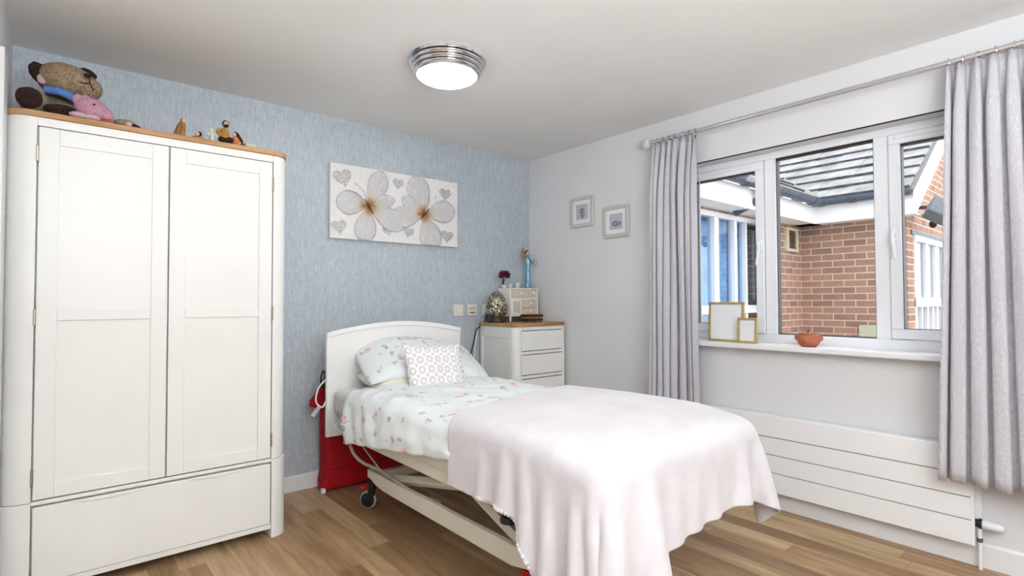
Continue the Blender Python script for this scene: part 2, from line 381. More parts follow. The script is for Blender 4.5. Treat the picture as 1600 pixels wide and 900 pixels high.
def root_of(p):
    while p.parent: p = p.parent
    return p
def obj(name, bm, mat, parent=None, bevel=0, smooth=True, seg=2, sub=0, solid=0, angle=40):
    me = bpy.data.meshes.new(name)
    if parent is not None:
        off = parent.get('_off') or root_of(parent).location
        bmesh.ops.translate(bm, verts=bm.verts, vec=-Vector(root_of(parent).location))
    bm.to_mesh(me); bm.free()
    if smooth:
        me.shade_smooth(); me.set_sharp_from_angle(angle=math.radians(angle))
    me.materials.append(mat)
    o = bpy.data.objects.new(name, me); C.objects.link(o)
    if parent is not None: o.parent = parent
    if bevel:
        m = o.modifiers.new('bevel', 'BEVEL'); m.width = bevel; m.segments = seg; m.limit_method = 'ANGLE'; m.angle_limit = math.radians(35)
    if solid:
        m = o.modifiers.new('solid', 'SOLIDIFY'); m.thickness = solid; m.offset = -1
    if sub:
        m = o.modifiers.new('sub', 'SUBSURF'); m.levels = sub; m.render_levels = sub
    return o
def tag(o, label, cat, group=None):
    o['label'] = label; o['category'] = cat
    if group: o['group'] = group
    return o
def thing(name, label, cat, loc=(0, 0, 0), group=None):
    o = bpy.data.objects.new(name, None); C.objects.link(o); o.location = loc; o.empty_display_size = .05
    return tag(o, label, cat, group)
def struct(name, bm, mat, bevel=0, **k):
    o = obj(name, bm, mat, None, bevel, **k); o['kind'] = 'structure'; return o
def put_uv(me, fn):
    uv = me.uv_layers.new(name='UVMap')
    for lp in me.loops: uv.data[lp.index].uv = fn(me.vertices[lp.vertex_index].co)

# ------------------------------------------------------------------ the room
XL, XR, YB, ZC, YF = -.18, 3.13, 3.445, 2.40, -1.8
struct('floor', B((-1.4, XR + .12, YF - .1, YB + .1, -.08, 0)), M['floor'])
struct('ceiling', B((-1.4, XR + .12, YF - .1, YB + .1, ZC, ZC + .1)), M['ceiling'])
struct('wall_back', B((XL - .1, XR + .12, YB, YB + .1, 0, ZC)), M['wallpaper'])
WY0, WY1, WZ0, WZ1 = .28, 2.004, .915, 2.062       # window opening
def wall_right():
    bm = bmesh.new()
    for b in ((XR, XR + .25, WY1, YB + .1, 0, ZC), (XR, XR + .25, YF - .1, WY0, 0, ZC), (XR, XR + .25, WY0, WY1, 0, WZ0 - .02), (XR, XR + .25, WY0, WY1, WZ1, ZC)): box(bm, *b)
    return bm
struct('wall_right', wall_right(), M['wall'], smooth=False)
struct('wall_left', B((XL - .1, XL, 2.55, YB + .02, 0, ZC), (-1.4, XL, 2.45, 2.55, 0, ZC), (-1.4, -1.3, YF - .1, 2.5, 0, ZC)), M['wall'], smooth=False)
struct('wall_front', B((-1.4, XR + .12, YF - .1, YF, 0, ZC)), M['wall'], smooth=False)
struct('trim_1', B((XL, XL + .018, 2.70, 2.915, 0, 2.125)), M['trim'], .004)
struct('baseboard_back', PR([(YB, 0), (YB - .016, 0), (YB - .016, .085), (YB - .010, .095), (YB, .095)], 'x', XL, XR), M['trim'], smooth=False)
struct('baseboard_right', PR([(XR, 0), (XR - .016, 0), (XR - .016, .095), (XR - .010, .105), (XR, .105)], 'y', YF, YB - .016), M['trim'], smooth=False)
struct('baseboard_left', B((XL, XL + .016, 2.93, YB, 0, .095)), M['trim'])

# window: frame, sashes, panes, sill
def window():
    X0, X1 = 3.235, 3.30; mid = 1.142
    win = bpy.data.objects.new('window_1', None); C.objects.link(win); win.location = (X0, mid, WZ0); win['kind'] = 'structure'
    ZT, ZB = 2.021, .985
    f = B((X0, X1, WY0, WY1, ZT, WZ1), (X0, X1, WY0, WY1, WZ0, ZB - .008),
          (X0, X1, WY1 - .045, WY1, ZB - .008, ZT), (X0, X1, WY0, WY0 + .045, ZB - .008, ZT), (X0, X1, 1.392, 1.456, ZB - .008, ZT), (X0, X1, .825, .892, ZB - .008, ZT))
    obj('window_frame', f, M['upvc'], win, .003)
    obj('glazing_gasket', B((X0 + .012, X1 - .012, .890, 1.394, 2.012, 2.022), (X0 + .012, X1 - .012, .890, 1.394, .975, .982), (X0 + .012, X1 - .012, .888, .896, .98, 2.02), (X0 + .012, X1 - .012, 1.388, 1.394, .98, 2.02)), M['black'], win)
    obj('window_pane', B((X0 + .03, X0 + .036, .88, 1.40, .97, 2.03)), M['glass'], win)
    obj('head_seal', B((XR - .001, XR + .006, WY0, WY1, WZ1 - .004, WZ1 + .002)), M['gap'], win)
    for (a, b, k) in ((1.458, WY1 - .047, 1), (WY0 + .047, .823, 0)):
        s = obj('sash', B((X0 - .014, X1 - .01, a, b, ZT - .055, ZT - .003), (X0 - .014, X1 - .01, a, b, ZB - .004, ZB + .045), (X0 - .014, X1 - .01, a, a + .05, ZB + .045, ZT - .055), (X0 - .014, X1 - .01, b - .05, b, ZB + .045, ZT - .055)), M['upvc'], win, .004)
        obj('sash_gasket', B((X0 + .002, X1 - .02, a + .048, b - .048, ZT - .062, ZT - .054), (X0 + .002, X1 - .02, a + .048, b - .048, ZB + .043, ZB + .048), (X0 + .002, X1 - .02, a + .048, a + .053, ZB + .045, ZT - .055), (X0 + .002, X1 - .02, b - .053, b - .048, ZB + .045, ZT - .055)), M['black'], s)
        obj('window_pane', B((X0 + .016, X0 + .022, a + .045, b - .045, ZB + .04, ZT - .05)), M['glass'], s)
        obj('trickle_vent', B((X0 - .022, X0 - .013, a + .07, b - .03, ZT - .03, ZT - .012)), M['upvc'], s, .003)
        hy = a + .022 if k else b - .022
        h = obj('window_handle', B((X0 - .026, X0 - .014, hy - .013, hy + .013, 1.475, 1.545)), M['upvc'], s, .004)
        obj('handle_lever', T([(X0 - .024, hy, 1.525), (X0 - .045, hy, 1.522), (X0 - .047, hy - (.006 if k else -.003), 1.49), (X0 - .045, hy + (.012 if k else -.006), 1.39)], [.009, .010, .009, .007], 10), M['upvc'], s)
        obj('handle_lock', T([(X0 - .024, hy, 1.502), (X0 - .029, hy, 1.502)], .005, 10), M['black'], s)
window()
struct('trim_2', B((3.06, 3.30, WY0 - .06, WY1 + .05, .893, .925)), M['trim'], .008, seg=3)['label'] = 'white window sill board'

# ------------------------------------------------------------------ wardrobe
def rounded_plan(x0, x1, y0, y1, r, n=8):
    return arc(x0 + r, y0 + r, r, 270, 180, n)[::-1] and (arc(x0 + r, y0 + r, r, 180, 270, n) + arc(x1 - r, y0 + r, r, 270, 360, n) + [(x1, y1), (x0, y1)])
def wardrobe():
    y0, y1 = 2.837, 3.42; x0, x1 = -.168, .900
    W = thing('wardrobe', 'tall white two-door wardrobe with oak top and deep bottom drawer', 'wardrobe', (.366, 3.13, 0))
    yd = y0 - .0            # face of doors
    # corner posts as quarter rounds, side panels, rails around the doors
    bm = bmesh.new(); r = .075
    prism(bm, arc(x0 + r, y0 + r, r, 180, 270) + [(-.072, y0), (-.072, y1), (x0, y1)], 'z', .391, 1.92)
    prism(bm, [(.825, y0)] + arc(x1 - r, y0 + r, r, 270, 360) + [(x1, y1), (.825, y1)], 'z', .391, 1.92)
    box(bm, -.072, .825, y0, y1, 1.886, 1.92); box(bm, -.072, .825, y0, y1, .378, .393); box(bm, -.072, .825, y0 + .03, y1, .393, 1.886)
    obj('carcass', bm, M['cab'], W, .0015)
    bm = bmesh.new()
    prism(bm, arc(x0 - .006 + r, y0 - .005 + r, r, 180, 270) + [(-.072, y0 - .005), (-.072, y1), (x0 - .006, y1)], 'z', 0, .389)
    prism(bm, [(.825, y0 - .005)] + arc(x1 + .006 - r, y0 - .005 + r, r, 270, 360) + [(x1 + .006, y1), (.825, y1)], 'z', 0, .389)
    box(bm, -.072, .825, y0 + .002, y0 + .03, .045, .070); box(bm, -.072, .825, y0 + .03, y1, .06, .378)
    obj('plinth', bm, M['cab'], W, .002)
    obj('top_board', PR(rounded_plan(x0 - .006, x1 + .006, y0 - .008, y1 + .002, .08), 'z', 1.9205, 1.944), M['oak'], W, .003)
    for k, (a, b) in enumerate(((-.0665, .3745), (.3800, .8205))):
        zs, zt = .3985, 1.8825; st = .064
        f = B((a, a + st, yd, yd + .022, zs, zt), (b - st + .003, b, yd, yd + .022, zs, zt), (a + st, b - st + .003, yd, yd + .022, zt - .066, zt), (a + st, b - st + .003, yd, yd + .022, zs, zs + .057), (a + st, b - st + .003, yd, yd + .022, 1.105, 1.150))
        d = obj('door', f, M['cab'], W, .002)
        obj('door_panel', B((a + st - .004, b - st + .007, yd + .006, yd + .016, zs + .05, zt - .06)), M['cab'], d)
        xe = b if k == 0 else a; sg = -1 if k == 0 else 1
        pts = [(xe, 1.054)] + [(xe + sg * (.010 if k == 0 else .019) * (math.sin(PI * i / 16)) ** .35, 1.054 + .182 * i / 16) for i in range(1, 16)] + [(xe, 1.236)]
        obj('finger_pull', PR(pts, 'y', yd - .0012, yd + .002), M['cab'], d, .0006)
        hx = -.0700 if k == 0 else .8235
        for hz in (1.775, 1.12, .487):
            obj('hinge', B((hx - .0045, hx + .0045, yd - .004, yd + .004, hz - .033, hz + .033)), M['hinge'], d, .002)
    dr = obj('drawer', B((-.066, .8205, yd - .004, yd + .02, .0725, .3695)), M['cab'], W, .003)
    for (a, b) in ((.06, .29), (.47, .70)):
        pts = [(a, .3700)] + [(a + (b - a) * i / 14, .3700 - .016 * (math.sin(PI * i / 14)) ** .45) for i in range(1, 14)] + [(b, .3700)]
        obj('finger_pull', PR(pts, 'y', yd - .0085, yd - .002), M['cab'], dr, .003)
wardrobe()

# ------------------------------------------------------------------ profiling bed
def bed():
    b = thing('hospital_bed', 'white and cream adjustable care bed on castors with arched headboard', 'bed', (1.69, 2.1, 0))
    hx0, hx1, hy = 1.218, 2.178, 3.13
    def arch(x0, x1, zside, rise, z0, n=24): return [(x0, z0), (x1, z0)] + [(x1 + (x0 - x1) * i / n, zside + rise * math.sin(PI * i / n) ** .9) for i in range(n + 1)]
    h = obj('headboard', PR(arch(hx0, hx1, .990, .060, .375), 'y', hy, hy + .026), M['bedwhite'], b, .004)
    n = 24; lip = []
    top = [(hx0 + (hx1 - hx0) * i / n, .991 + .060 * math.sin(PI * i / n) ** .9) for i in range(n + 1)]
    low = [(x, z - .030) for x, z in top]
    obj('headboard_moulding', PR(top + low[::-1], 'y', hy - .006, hy + .002), M['bedwhite'], h, .003)
    # upper frame
    for x in (1.285, 2.065): obj('side_rail', B((x, x + .03, 1.12, 3.06, .388, .445)), M['steel_cream'], b, .004)
    obj('end_rail', B((1.285, 2.095, 3.06, 3.10, .388, .445)), M['steel_cream'], b, .004)
    obj('end_rail', B((1.285, 2.095, 1.08, 1.12, .388, .445)), M['steel_cream'], b, .004)
    obj('mattress_platform', B((1.27, 2.11, 1.10, 3.08, .445, .505)), M['steel_cream'], b, .006)
    # base frame
    def rail(x): return PR([(1.50, .165), (1.62, .140), (2.70, .138), (2.80, .148), (2.86, .168), (2.90, .170), (2.90, .215), (1.50, .222)], 'x', x, x + .028)
    for x in (1.368, 1.985): obj('base_rail', rail(x), M['steel_cream'], b, .003)
    for y in (1.56, 2.83): obj('cross_member', B((1.396, 1.985, y - .02, y + .02, .16, .21)), M['steel_cream'], b, .003)
    for x in (1.43, 1.93):
        obj('lift_arm', T([(x, 2.72, .19), (x, 1.98, .345)], .028, 4), M['steel_cream'], b, .004)
        obj('lift_arm', T([(x, 2.18, .40), (x, 1.62, .20)], .022, 4), M['steel_cream'], b, .004)
    obj('actuator', T([(1.69, 2.55, .24), (1.69, 2.05, .33)], [.035, .028], 14), M['grey'], b)
    obj('motor_box', B((1.60, 1.80, 2.35, 2.60, .24, .33)), M['paper'], b, .01)
    obj('adjuster_knob', LA([(0, 0), (.034, .0), (.036, .012), (.03, .022), (.012, .026), (.012, .05), (0, .05)], (1.34, 1.60, .325), 20), M['black'], b)
    obj('corner_bracket', B((1.335, 1.385, 1.47, 1.53, .275, .295), (1.352, 1.365, 1.49, 1.51, .222, .278)), M['black'], b, .003)
    # castors
    for (x, y) in ((1.375, 2.865), (2.0, 2.865), (1.44, 1.545), (2.0, 1.545)):
        c = obj('castor', T([(x, y - .02, .16), (x, y - .015, .12), (x - .004, y, .055)], [.02, .024, .018], 10), M['black'], b, .0)
        obj('castor_wheel', LA([(0, -.013), (.036, -.013), (.041, -.010), (.041, .010), (.036, .013), (0, .013)], (x - .012, y + .012, .050), 28, (.80, .60, 0)), M['black'], c)
        bm = bmesh.new(); ctr = Vector((x - .012, y + .012, .050)); ax = Vector((.80, .60, 0)); u, v = frame_basis(ax)
        tube(bm, [ctr + (u * math.cos(2 * PI * k / 32) + v * math.sin(2 * PI * k / 32)) * .0425 for k in range(32)], .0075, 8, True, True)
        obj('tyre', bm, M['tyre'], c)
        obj('brake_pedal', B((x - .05, x - .005, y + .01, y + .05, .115, .132)), M['redplastic'], c, .005)
    # side rail post and cables by the head end
    for dx in (0, .022): obj('side_rail_post', T([(1.198 + dx * .4, 2.885 - dx * 1.3, .572), (1.203 + dx * .4, 2.835 - dx * 1.3, .415)], .007, 8), M['grey'], b)
    obj('post_clamp', B((1.200, 1.290, 2.80, 2.85, .400, .428)), M['rodmetal'], b, .004)
    obj('bed_cable', T(smooth_path([(1.262, 2.92, .40), (1.268, 2.86, .33), (1.30, 2.80, .285), (1.345, 2.70, .262), (1.36, 2.52, .238), (1.40, 2.40, .20), (1.45, 2.25, .19)]), .009, 8), M['grey_cable'], b)
    obj('bed_cable', T(smooth_path([(1.30, 2.88, .40), (1.32, 2.80, .34), (1.345, 2.70, .268)]), .005, 8), M['grey_cable'], b)
    obj('handset_cable', T(smooth_path([(1.235, 3.165, .72), (1.185, 3.17, .665), (1.168, 3.165, .59), (1.20, 3.15, .553), (1.236, 3.16, .60), (1.226, 3.14, .50), (1.232, 3.05, .46), (1.25, 2.95, .42)]), .005, 8), M['white_cable'], b)
    h = obj('handset', BA((1.226, 3.20, .705), .020, .016, .060, seg=18), M['black'], b)
    h['label'] = 'black handset hanging on the white cord'
    obj('button_panel', BA((1.220, 3.186, .715), .011, .004, .034, seg=12), M['grey'], h)
bed()

# ------------------------------------------------------------------ mattress, bedding
def soft_box(x0, x1, y0, y1, z0, z1, r, name, mat, label, cat):
    bm = B((x0, x1, y0, y1, z0, z1))
    o = obj(name, bm, mat, None, r, seg=6); tag(o, label, cat); return o
soft_box(1.24, 2.14, 1.08, 3.105, .507, .662, .045, 'mattress', M['sheet'], 'thick pale grey-white mattress under the floral duvet', 'mattress')

def duvet():
    ny, ns = 70, 84
    y0, y1 = 1.055, 2.965
    prof_len = None; bm = bmesh.new(); rows = []; uvs = {}
    for j in range(ny + 1):
        t = j / ny; y = y0 + (y1 - y0) * t
        hem = .548 - .125 * max(0, (y - 1.8)) / 1.05 + .003 * math.sin(y * 31) 
        hemf = .47
        top = .692 - .012 * (y - 1.05) if y < 2.0 else .681 + .012 * math.sin((y - 2.0) * 3)
        if y > 2.72: top -= .010 * ((y - 2.72) / .25) ** 2
        flare = .010 + .006 * math.sin(y * 17 + 1) + .004 * math.sin(y * 41)
        xn, xf = 1.222, 2.165; R = .075
        if y < 1.85: k_ = min(1, (1.85 - y) / .08); flare *= 1 - k_; xn += .035 * k_; xf -= .03 * k_
        path = [(xn - .020 - flare * .6, hem), (xn - .018 - flare, hem + (top - R - hem) * .5), (xn - .010, top - R)]
        path += [(xn - .010 + R - R * math.cos(a), top - R + R * math.sin(a)) for a in (PI / 8, PI / 4, 3 * PI / 8, PI / 2)]
        for k in range(1, 10):
            x = xn + R + (xf - xn - 2 * R) * k / 10; path.append((x, top + .020 * math.sin(PI * k / 10)))
        path += [(xf + .010 - R + R * math.sin(a), top - R + R * math.cos(a)) for a in (0, PI / 8, PI / 4, 3 * PI / 8, PI / 2)]
        path += [(xf + .018, hemf + .1), (xf + .022, hemf)]
        L = [0]
        for a, b_ in zip(path, path[1:]): L.append(L[-1] + math.hypot(b_[0] - a[0], b_[1] - a[1]))
        row = []
        for i in range(ns + 1):
            s = L[-1] * i / ns; k = max(q for q in range(len(L)) if L[q] <= s + 1e-9); k = min(k, len(L) - 2)
            u = (s - L[k]) / (L[k + 1] - L[k]); x = path[k][0] + (path[k + 1][0] - path[k][0]) * u; z = path[k][1] + (path[k + 1][1] - path[k][1]) * u
            q1 = max(0, 1 - i / ns / .30); yy = y0 + (y1 - .17 * q1 ** .8 - y0) * t
            p = Vector((x * 5, y * 5, z * 5)); wr = noise.noise(p) * .010 + noise.noise(p * 2.3 + Vector((3, 1, 7))) * .006
            ridge = (1 - abs(noise.noise(Vector((x * 3 + y * 2.2, y * 6.5, 2.0)))) * 2.4); ridge = max(0, ridge) ** 3 * .013
            if y < 1.9: q_ = max(.15, (y - 1.75) / .15); wr *= q_; ridge *= q_
            if .15 < i / ns < .85: z += wr + ridge
            else:
                wr += .007 * math.sin(y * 34 + 2 * math.sin(y * 9)) * max(0, min(1, (y - 2.15) / .3)); hk = .6 * min(1, min(i, ns - i) / (.10 * ns)); x += (-(wr + ridge) if i < ns / 2 else (wr + ridge)) * hk
            if j == ny:      # turned edge tucks down behind the pillows
                z -= .008
            v = bm.verts.new((x, yy + .01 * noise.noise(Vector((x * 4, 5, z * 4))), z)); row.append(v); uvs[v] = (s, y)
        rows.append(row)
    uv = bm.loops.layers.uv.new('UVMap')
    for a, b_ in zip(rows, rows[1:]):
        for i in range(ns):
            f = bm.faces.new((a[i], a[i + 1], b_[i + 1], b_[i]))
            for lp in f.loops: lp[uv].uv = uvs[lp.vert]
    bmesh.ops.recalc_face_normals(bm, faces=bm.faces)
    o = obj('duvet', bm, M['duvet'], None, solid=.014, sub=1, angle=180)
    tag(o, 'mint white duvet printed with pink flowers, spread over the bed', 'duvet')
duvet()

def pillow(name, w_, h_, t_, mat, loc, rot, label, cat, pinch=.06, seed=0, n=26, uvw=None, droop=0):
    bm = bmesh.new(); g = {}
    uvl = bm.loops.layers.uv.new('UVMap'); uvs = {}
    for side in (1, -1):
        for i in range(n + 1):
            for j in range(n + 1):
                u, v = i / n * 2 - 1, j / n * 2 - 1
                if side == -1 and (abs(u) == 1 or abs(v) == 1): g[(side, i, j)] = g[(1, i, j)]; continue
                th = t_ * max(0, (1 - abs(u) ** 2.6)) ** .55 * max(0, (1 - abs(v) ** 2.6)) ** .55
                x = u * w_ / 2 * (1 - pinch * (1 - v * v) * abs(u) ** 2 * .9); y = v * h_ / 2 * (1 - pinch * (1 - u * u) * abs(v) ** 2 * .9)
                if droop: x *= 1 - .10 * (u * v) ** 2; y *= 1 - .16 * (u * v) ** 2
                p = Vector((u * 1.7 + seed, v * 1.7, side * 2)); z = -droop * abs(u) ** 2.2 + side * th * .5 + noise.noise(p) * .02 * (1 - max(abs(u), abs(v)) ** 4) + noise.noise(p * 2.7) * .006
                vv = bm.verts.new((x, y, z)); g[(side, i, j)] = vv; uvs[vv] = ((u + 1) / 2, (v + 1) / 2) if uvw is None else (u * w_ / 2 + seed, v * h_ / 2 + seed)
    for side in (1, -1):
        for i in range(n):
            for j in range(n):
                q = [g[(side, i, j)], g[(side, i + 1, j)], g[(side, i + 1, j + 1)], g[(side, i, j + 1)]]
                f = bm.faces.new(q if side == 1 else q[::-1])
                for lp in f.loops: lp[uvl].uv = uvs[lp.vert]
    o = obj(name, bm, mat, None, sub=1, angle=180); o.location = loc; o.rotation_euler = rot
    tag(o, label, cat); return o
R = math.radians
pillow('pillow', .74, .46, .13, M['fabric_cream'], (1.72, 2.91, .735), (R(6), 0, R(-3)), 'cream pillow lying underneath the floral pillow', 'pillow', seed=3, droop=.035)
pillow('pillow', .90, .50, .15, M['duvet'], (1.775, 2.90, .832), (R(23), R(6), R(-8)), 'mint floral pillow resting against the headboard', 'pillow', seed=5.3, uvw=1, droop=.095)
pillow('cushion', .385, .40, .11, M['cushion'], (1.672, 2.645, .750), (R(66), R(2), R(-6)), 'small square cushion with taupe ring print, leaning on the floral pillow', 'cushion', pinch=.10, seed=9)

# fleece blanket: a cloth relaxed over the foot of the bed
def blanket():
    hx, hy = .0235, .0235
    nx, ny = 60, 52
    xa, xb = 1.195 - .215, 2.185 + .19
    yb_ = 1.02 - .30
    i = np.arange(nx + 1) / nx; j = np.arange(ny + 1) / ny
    A, Bj = np.meshgrid(i, j, indexing='ij')
    Xr = xa + (xb - xa) * A
    top = 1.80 + .22 * np.clip((Xr - 1.2) / .9, 0, 1.1) ** 1.2
    tt = np.clip((Bj - .27) / .30, 0, 1); Xr = Xr - .36 * (1 - A) ** 3 * tt * tt * (3 - 2 * tt)
    low = yb_ + .06 * A - .27 * np.exp(-(A / .24) ** 2)
    Yr = low + (top - low) * (1 - Bj)
    P = np.stack([Xr, Yr, np.full_like(Xr, .745) + .004 * np.sin(Xr * 23) * np.sin(Yr * 19)], -1)
    rest = P.copy(); rest[..., 2] = 0
    cons = []
    def add(di, dj, k):
        sl = lambda o, n, d: slice(max(0, -d) + o, n + 1 - max(0, d))
        I, J = np.meshgrid(np.arange(nx + 1), np.arange(ny + 1), indexing='ij')
        I2, J2 = I + di, J + dj; ok = (I2 >= 0) & (I2 <= nx) & (J2 >= 0) & (J2 <= ny)
        a = (I * (ny + 1) + J)[ok]; b_ = (I2 * (ny + 1) + J2)[ok]
        col = ((I // max(1, abs(di)) if di else J // max(1, abs(dj))) % 2)[ok]
        for c in (0, 1):
            cons.append((a[col == c], b_[col == c], k))
    add(1, 0, 1.0); add(0, 1, 1.0); add(1, 1, .5); add(1, -1, .5); add(2, 0, .12); add(0, 2, .12)
    P = P.reshape(-1, 3); rest = rest.reshape(-1, 3); V = np.zeros_like(P)
    lens = [np.linalg.norm(rest[a] - rest[b_], axis=1) for a, b_, k in cons]
    cx, cy, hx_, hy_, R_ = 1.690, 2.05, .487, 1.045, .062
    def top_z(x, y): return .712 + .018 * np.cos(np.clip((x - cx) / .5, -1, 1) * PI / 2) + .012 * np.cos((y - 1.45) * 3.2) - .03 * np.clip(1.25 - y, 0, 1) / .25
    def collide(P):
        tz = top_z(P[:, 0], P[:, 1])
        q = np.stack([np.abs(P[:, 0] - cx) - (hx_ - R_), np.abs(P[:, 1] - cy) - (hy_ - R_), P[:, 2] - (tz - R_)], -1)
        sg = np.stack([np.sign(P[:, 0] - cx), np.sign(P[:, 1] - cy), np.ones(len(P))], -1)
        qp = np.maximum(q, 0); d = np.linalg.norm(qp, axis=1); ins = d < R_ ; con = (d < R_ + .004) & (P[:, 2] > .40)
        deep = ins & (d < 1e-6)
        out = P.copy(); m = ins & ~deep & (P[:, 2] > .40)
        nrm = qp[m] / d[m][:, None] * sg[m]; out[m] += nrm * (R_ - d[m])[:, None]
        m2 = deep; out[m2, 2] = tz[m2]
        out[:, 2] = np.maximum(out[:, 2], .02)
        return out, con
    dt = 1 / 60
    for step in range(260):
        damp = .985 if step < 150 else .95
        V *= damp; V[:, 2] -= 9.8 * dt
        Q = P + V * dt
        for it in range(14):
            for (a, b_, k), L in zip(cons, lens):
                d = Q[b_] - Q[a]; l = np.linalg.norm(d, axis=1); s = (k * .5 * (l - L) / np.maximum(l, 1e-9))[:, None] * d
                Q[a] += s; Q[b_] -= s
            Q, hit = collide(Q)
            st = hit & (Q[:, 2] > .685)
            Q[st, :2] = P[st, :2] + .12 * (Q[st, :2] - P[st, :2])
        V = (Q - P) / dt
        V[hit] *= np.where(step < 60, .3, .05)
        sp = np.linalg.norm(V, axis=1); big = sp > 2.0; V[big] *= (2.0 / sp[big])[:, None]
        P = Q
    G = P.reshape(nx + 1, ny + 1, 3)
    bm = bmesh.new(); vv = [[bm.verts.new(G[i, j]) for j in range(ny + 1)] for i in range(nx + 1)]
    for i in range(nx):
        for j in range(ny): bm.faces.new((vv[i][j], vv[i][j + 1], vv[i + 1][j + 1], vv[i + 1][j]))
    bmesh.ops.recalc_face_normals(bm, faces=bm.faces)
    if sum(f.normal.z for f in bm.faces) < 0: bmesh.ops.reverse_faces(bm, faces=bm.faces)
    o = obj('blanket', bm, M['blanket'], None, sub=2, angle=180)
    m = o.modifiers.new('solid', 'SOLIDIFY'); m.thickness = .010; m.offset = 1
    tag(o, 'pale lilac plush throw blanket draped over the foot of the bed', 'blanket')
    # ribbed hem roll along the near side
    pts = [Vector(G[0, j]) for j in range(ny + 1)]; fine = smooth_path(pts, 6)
    n_ = len(fine)
    bm = bmesh.new(); tube(bm, fine, [.0105 + .0025 * math.sin(k * 2.2) for k in range(n_)], 8)
    obj('ribbed_hem', bm, M['blankethem'], o)
    return o
blanket()

# ------------------------------------------------------------------ chest of drawers and what stands on it
def chest():
    x0, x1, y0, y1 = 2.575, 3.104, 3.0, 3.425
    c = thing('chest_of_drawers', 'narrow ivory chest of drawers with oak top in the corner', 'chest of drawers', ((x0 + x1) / 2, 3.21, 0))
    r = .05
    bm = bmesh.new()
    prism(bm, arc(x0 + r, y0 + r, r, 180, 270) + [(x0 + .06, y0), (x0 + .06, y1), (x0, y1), (x0, y1 - .03), (x0 + .006, y1 - .03), (x0 + .006, y0 + .085), (x0, y0 + .085)], 'z', 0, .984)
    prism(bm, [(x1 - .03, y0)] + [(x1 - .008, y0), (x1, y0 + .008), (x1, y1), (x1 - .03, y1)], 'z', 0, .984)
    box(bm, x0 + .06, x1 - .03, y0 + .03, y1, .05, .984); box(bm, x0 + .06, x1 - .03, y0, y0 + .03, .956, .984); box(bm, x0, x0 + .007, y0 + .08, y1 - .02, .90, .984); box(bm, x0, x0 + .007, y0 + .08, y1 - .02, 0.05, .12)
    for z in (.7865, .6055, .4245, .2435): box(bm, x0 + .06, x1 - .03, y0, y0 + .03, z - .0115, z + .0115)
    obj('carcass', bm, M['cream'], c, .002)
    obj('top_board', PR(rounded_plan(x0 - .008, x1 + .008, y0 - .010, y1 + .005, .045), 'z', .9845, 1.010), M['oak'], c, .003)
    for z0_, z1_ in ((.803, .951), (.622, .770), (.441, .589), (.26, .408), (.06, .227)):
        d = obj('drawer', B((x0 + .0625, x1 - .033, y0 - .003, y0 + .02, z0_, z1_)), M['cream'], c, .002)
        obj('finger_groove', B((x0 + .08, x1 - .05, y0 - .0012, y0 + .002, z1_, z1_ + .003), (x0 + .08, x1 - .05, y0 - .0012, y0 + .002, z0_ - .003, z0_)), M['gap'], d)
chest()
CT = 1.010
def egg():
    x, y = 2.645, 3.30
    e = thing('egg_ornament', 'silver mosaic egg lamp on dark wooden base on the chest', 'ornament', (x, y, CT))
    pr = []
    for k in range(25):
        a = -PI / 2 + PI * k / 24; z = math.sin(a); pr.append((.086 * math.cos(a) * (1 - .16 * z), .105 * z + (.012 if z > 0 else 0) * z))
    pr[0] = (0, pr[0][1]); pr[-1] = (0, pr[-1][1])
    obj('egg', LA(pr, (x, y, CT + .129)), M['mosaic'], e)
    obj('base', LA([(.066, 0), (.07, .004), (.07, .03), (.06, .046), (.05, .048), (0, .048)], (x, y, CT)), M['dark_wood'], e)
    obj('lamp_flex', T(smooth_path([(x - .06, y - .01, CT + .01), (x - .085, y, CT + .005), (x - .075, y + .05, CT + .02), (x - .02, y + .11, CT + .08)]), .003, 6), M['black'], e)
egg()
def mini():
    x0, x1, y0, y1, zb, zt = 2.765, 3.068, 3.275, 3.425, 1.054, 1.284
    m = thing('trinket_drawers', 'small white trinket cabinet with beige drawers on the chest', 'trinket cabinet', ((x0 + x1) / 2, 3.35, CT))
    zm = zt - .092; xm = x0 + .115
    bm = B((x0, x1, y0 + .012, y1, zb, zt - .01), (x0 - .004, x1 + .004, y0 - .004, y1, zt - .01, zt), (x0, x1, y0, y0 + .012, zb, zb + .012), (x0, x0 + .012, y0, y0 + .012, zb + .012, zt - .01), (x1 - .012, x1, y0, y0 + .012, zb + .012, zt - .01), (x0 + .012, x1 - .012, y0, y0 + .012, zm, zm + .012), (xm, xm + .014, y0, y0 + .012, zb + .012, zm))
    obj('body', bm, M['whitewood'], m, .0015)
    for px in (x0 + .006, x1 - .006):
        for py in (y0 + .008, y1 - .01): obj('leg', LA([(.006, 0), (.009, .02), (.008, .0445), (0, .0445)], (px, py, CT), 12), M['whitewood'], m)
    for (a, b_, c, d_) in ((x0 + .015, xm + .075, zm + .015, zt - .013), (xm + .079, x1 - .015, zm + .015, zt - .013), (xm + .017, x1 - .015, zb + .067, zm - .003), (xm + .017, x1 - .015, zb + .015, zb + .063)):
        f = obj('drawer', B((a, b_, y0 - .003, y0 + .011, c, d_)), M['beigewood'], m, .0015)
        obj('knob', BA(((a + b_) / 2, y0 - .012, (c + d_) / 2), .0115, .010, .0115, seg=14), M['whitewood'], f)
    d = obj('door', B((x0 + .015, xm - .003, y0 - .002, y0 + .010, zb + .015, zm - .003)), M['whitewood'], m, .0015)
    obj('door_panel', B((x0 + .027, xm - .013, y0 - .004, y0 - .001, zb + .028, zm - .014)), M['beigewood'], d, .001)
mini()
MT = 1.284
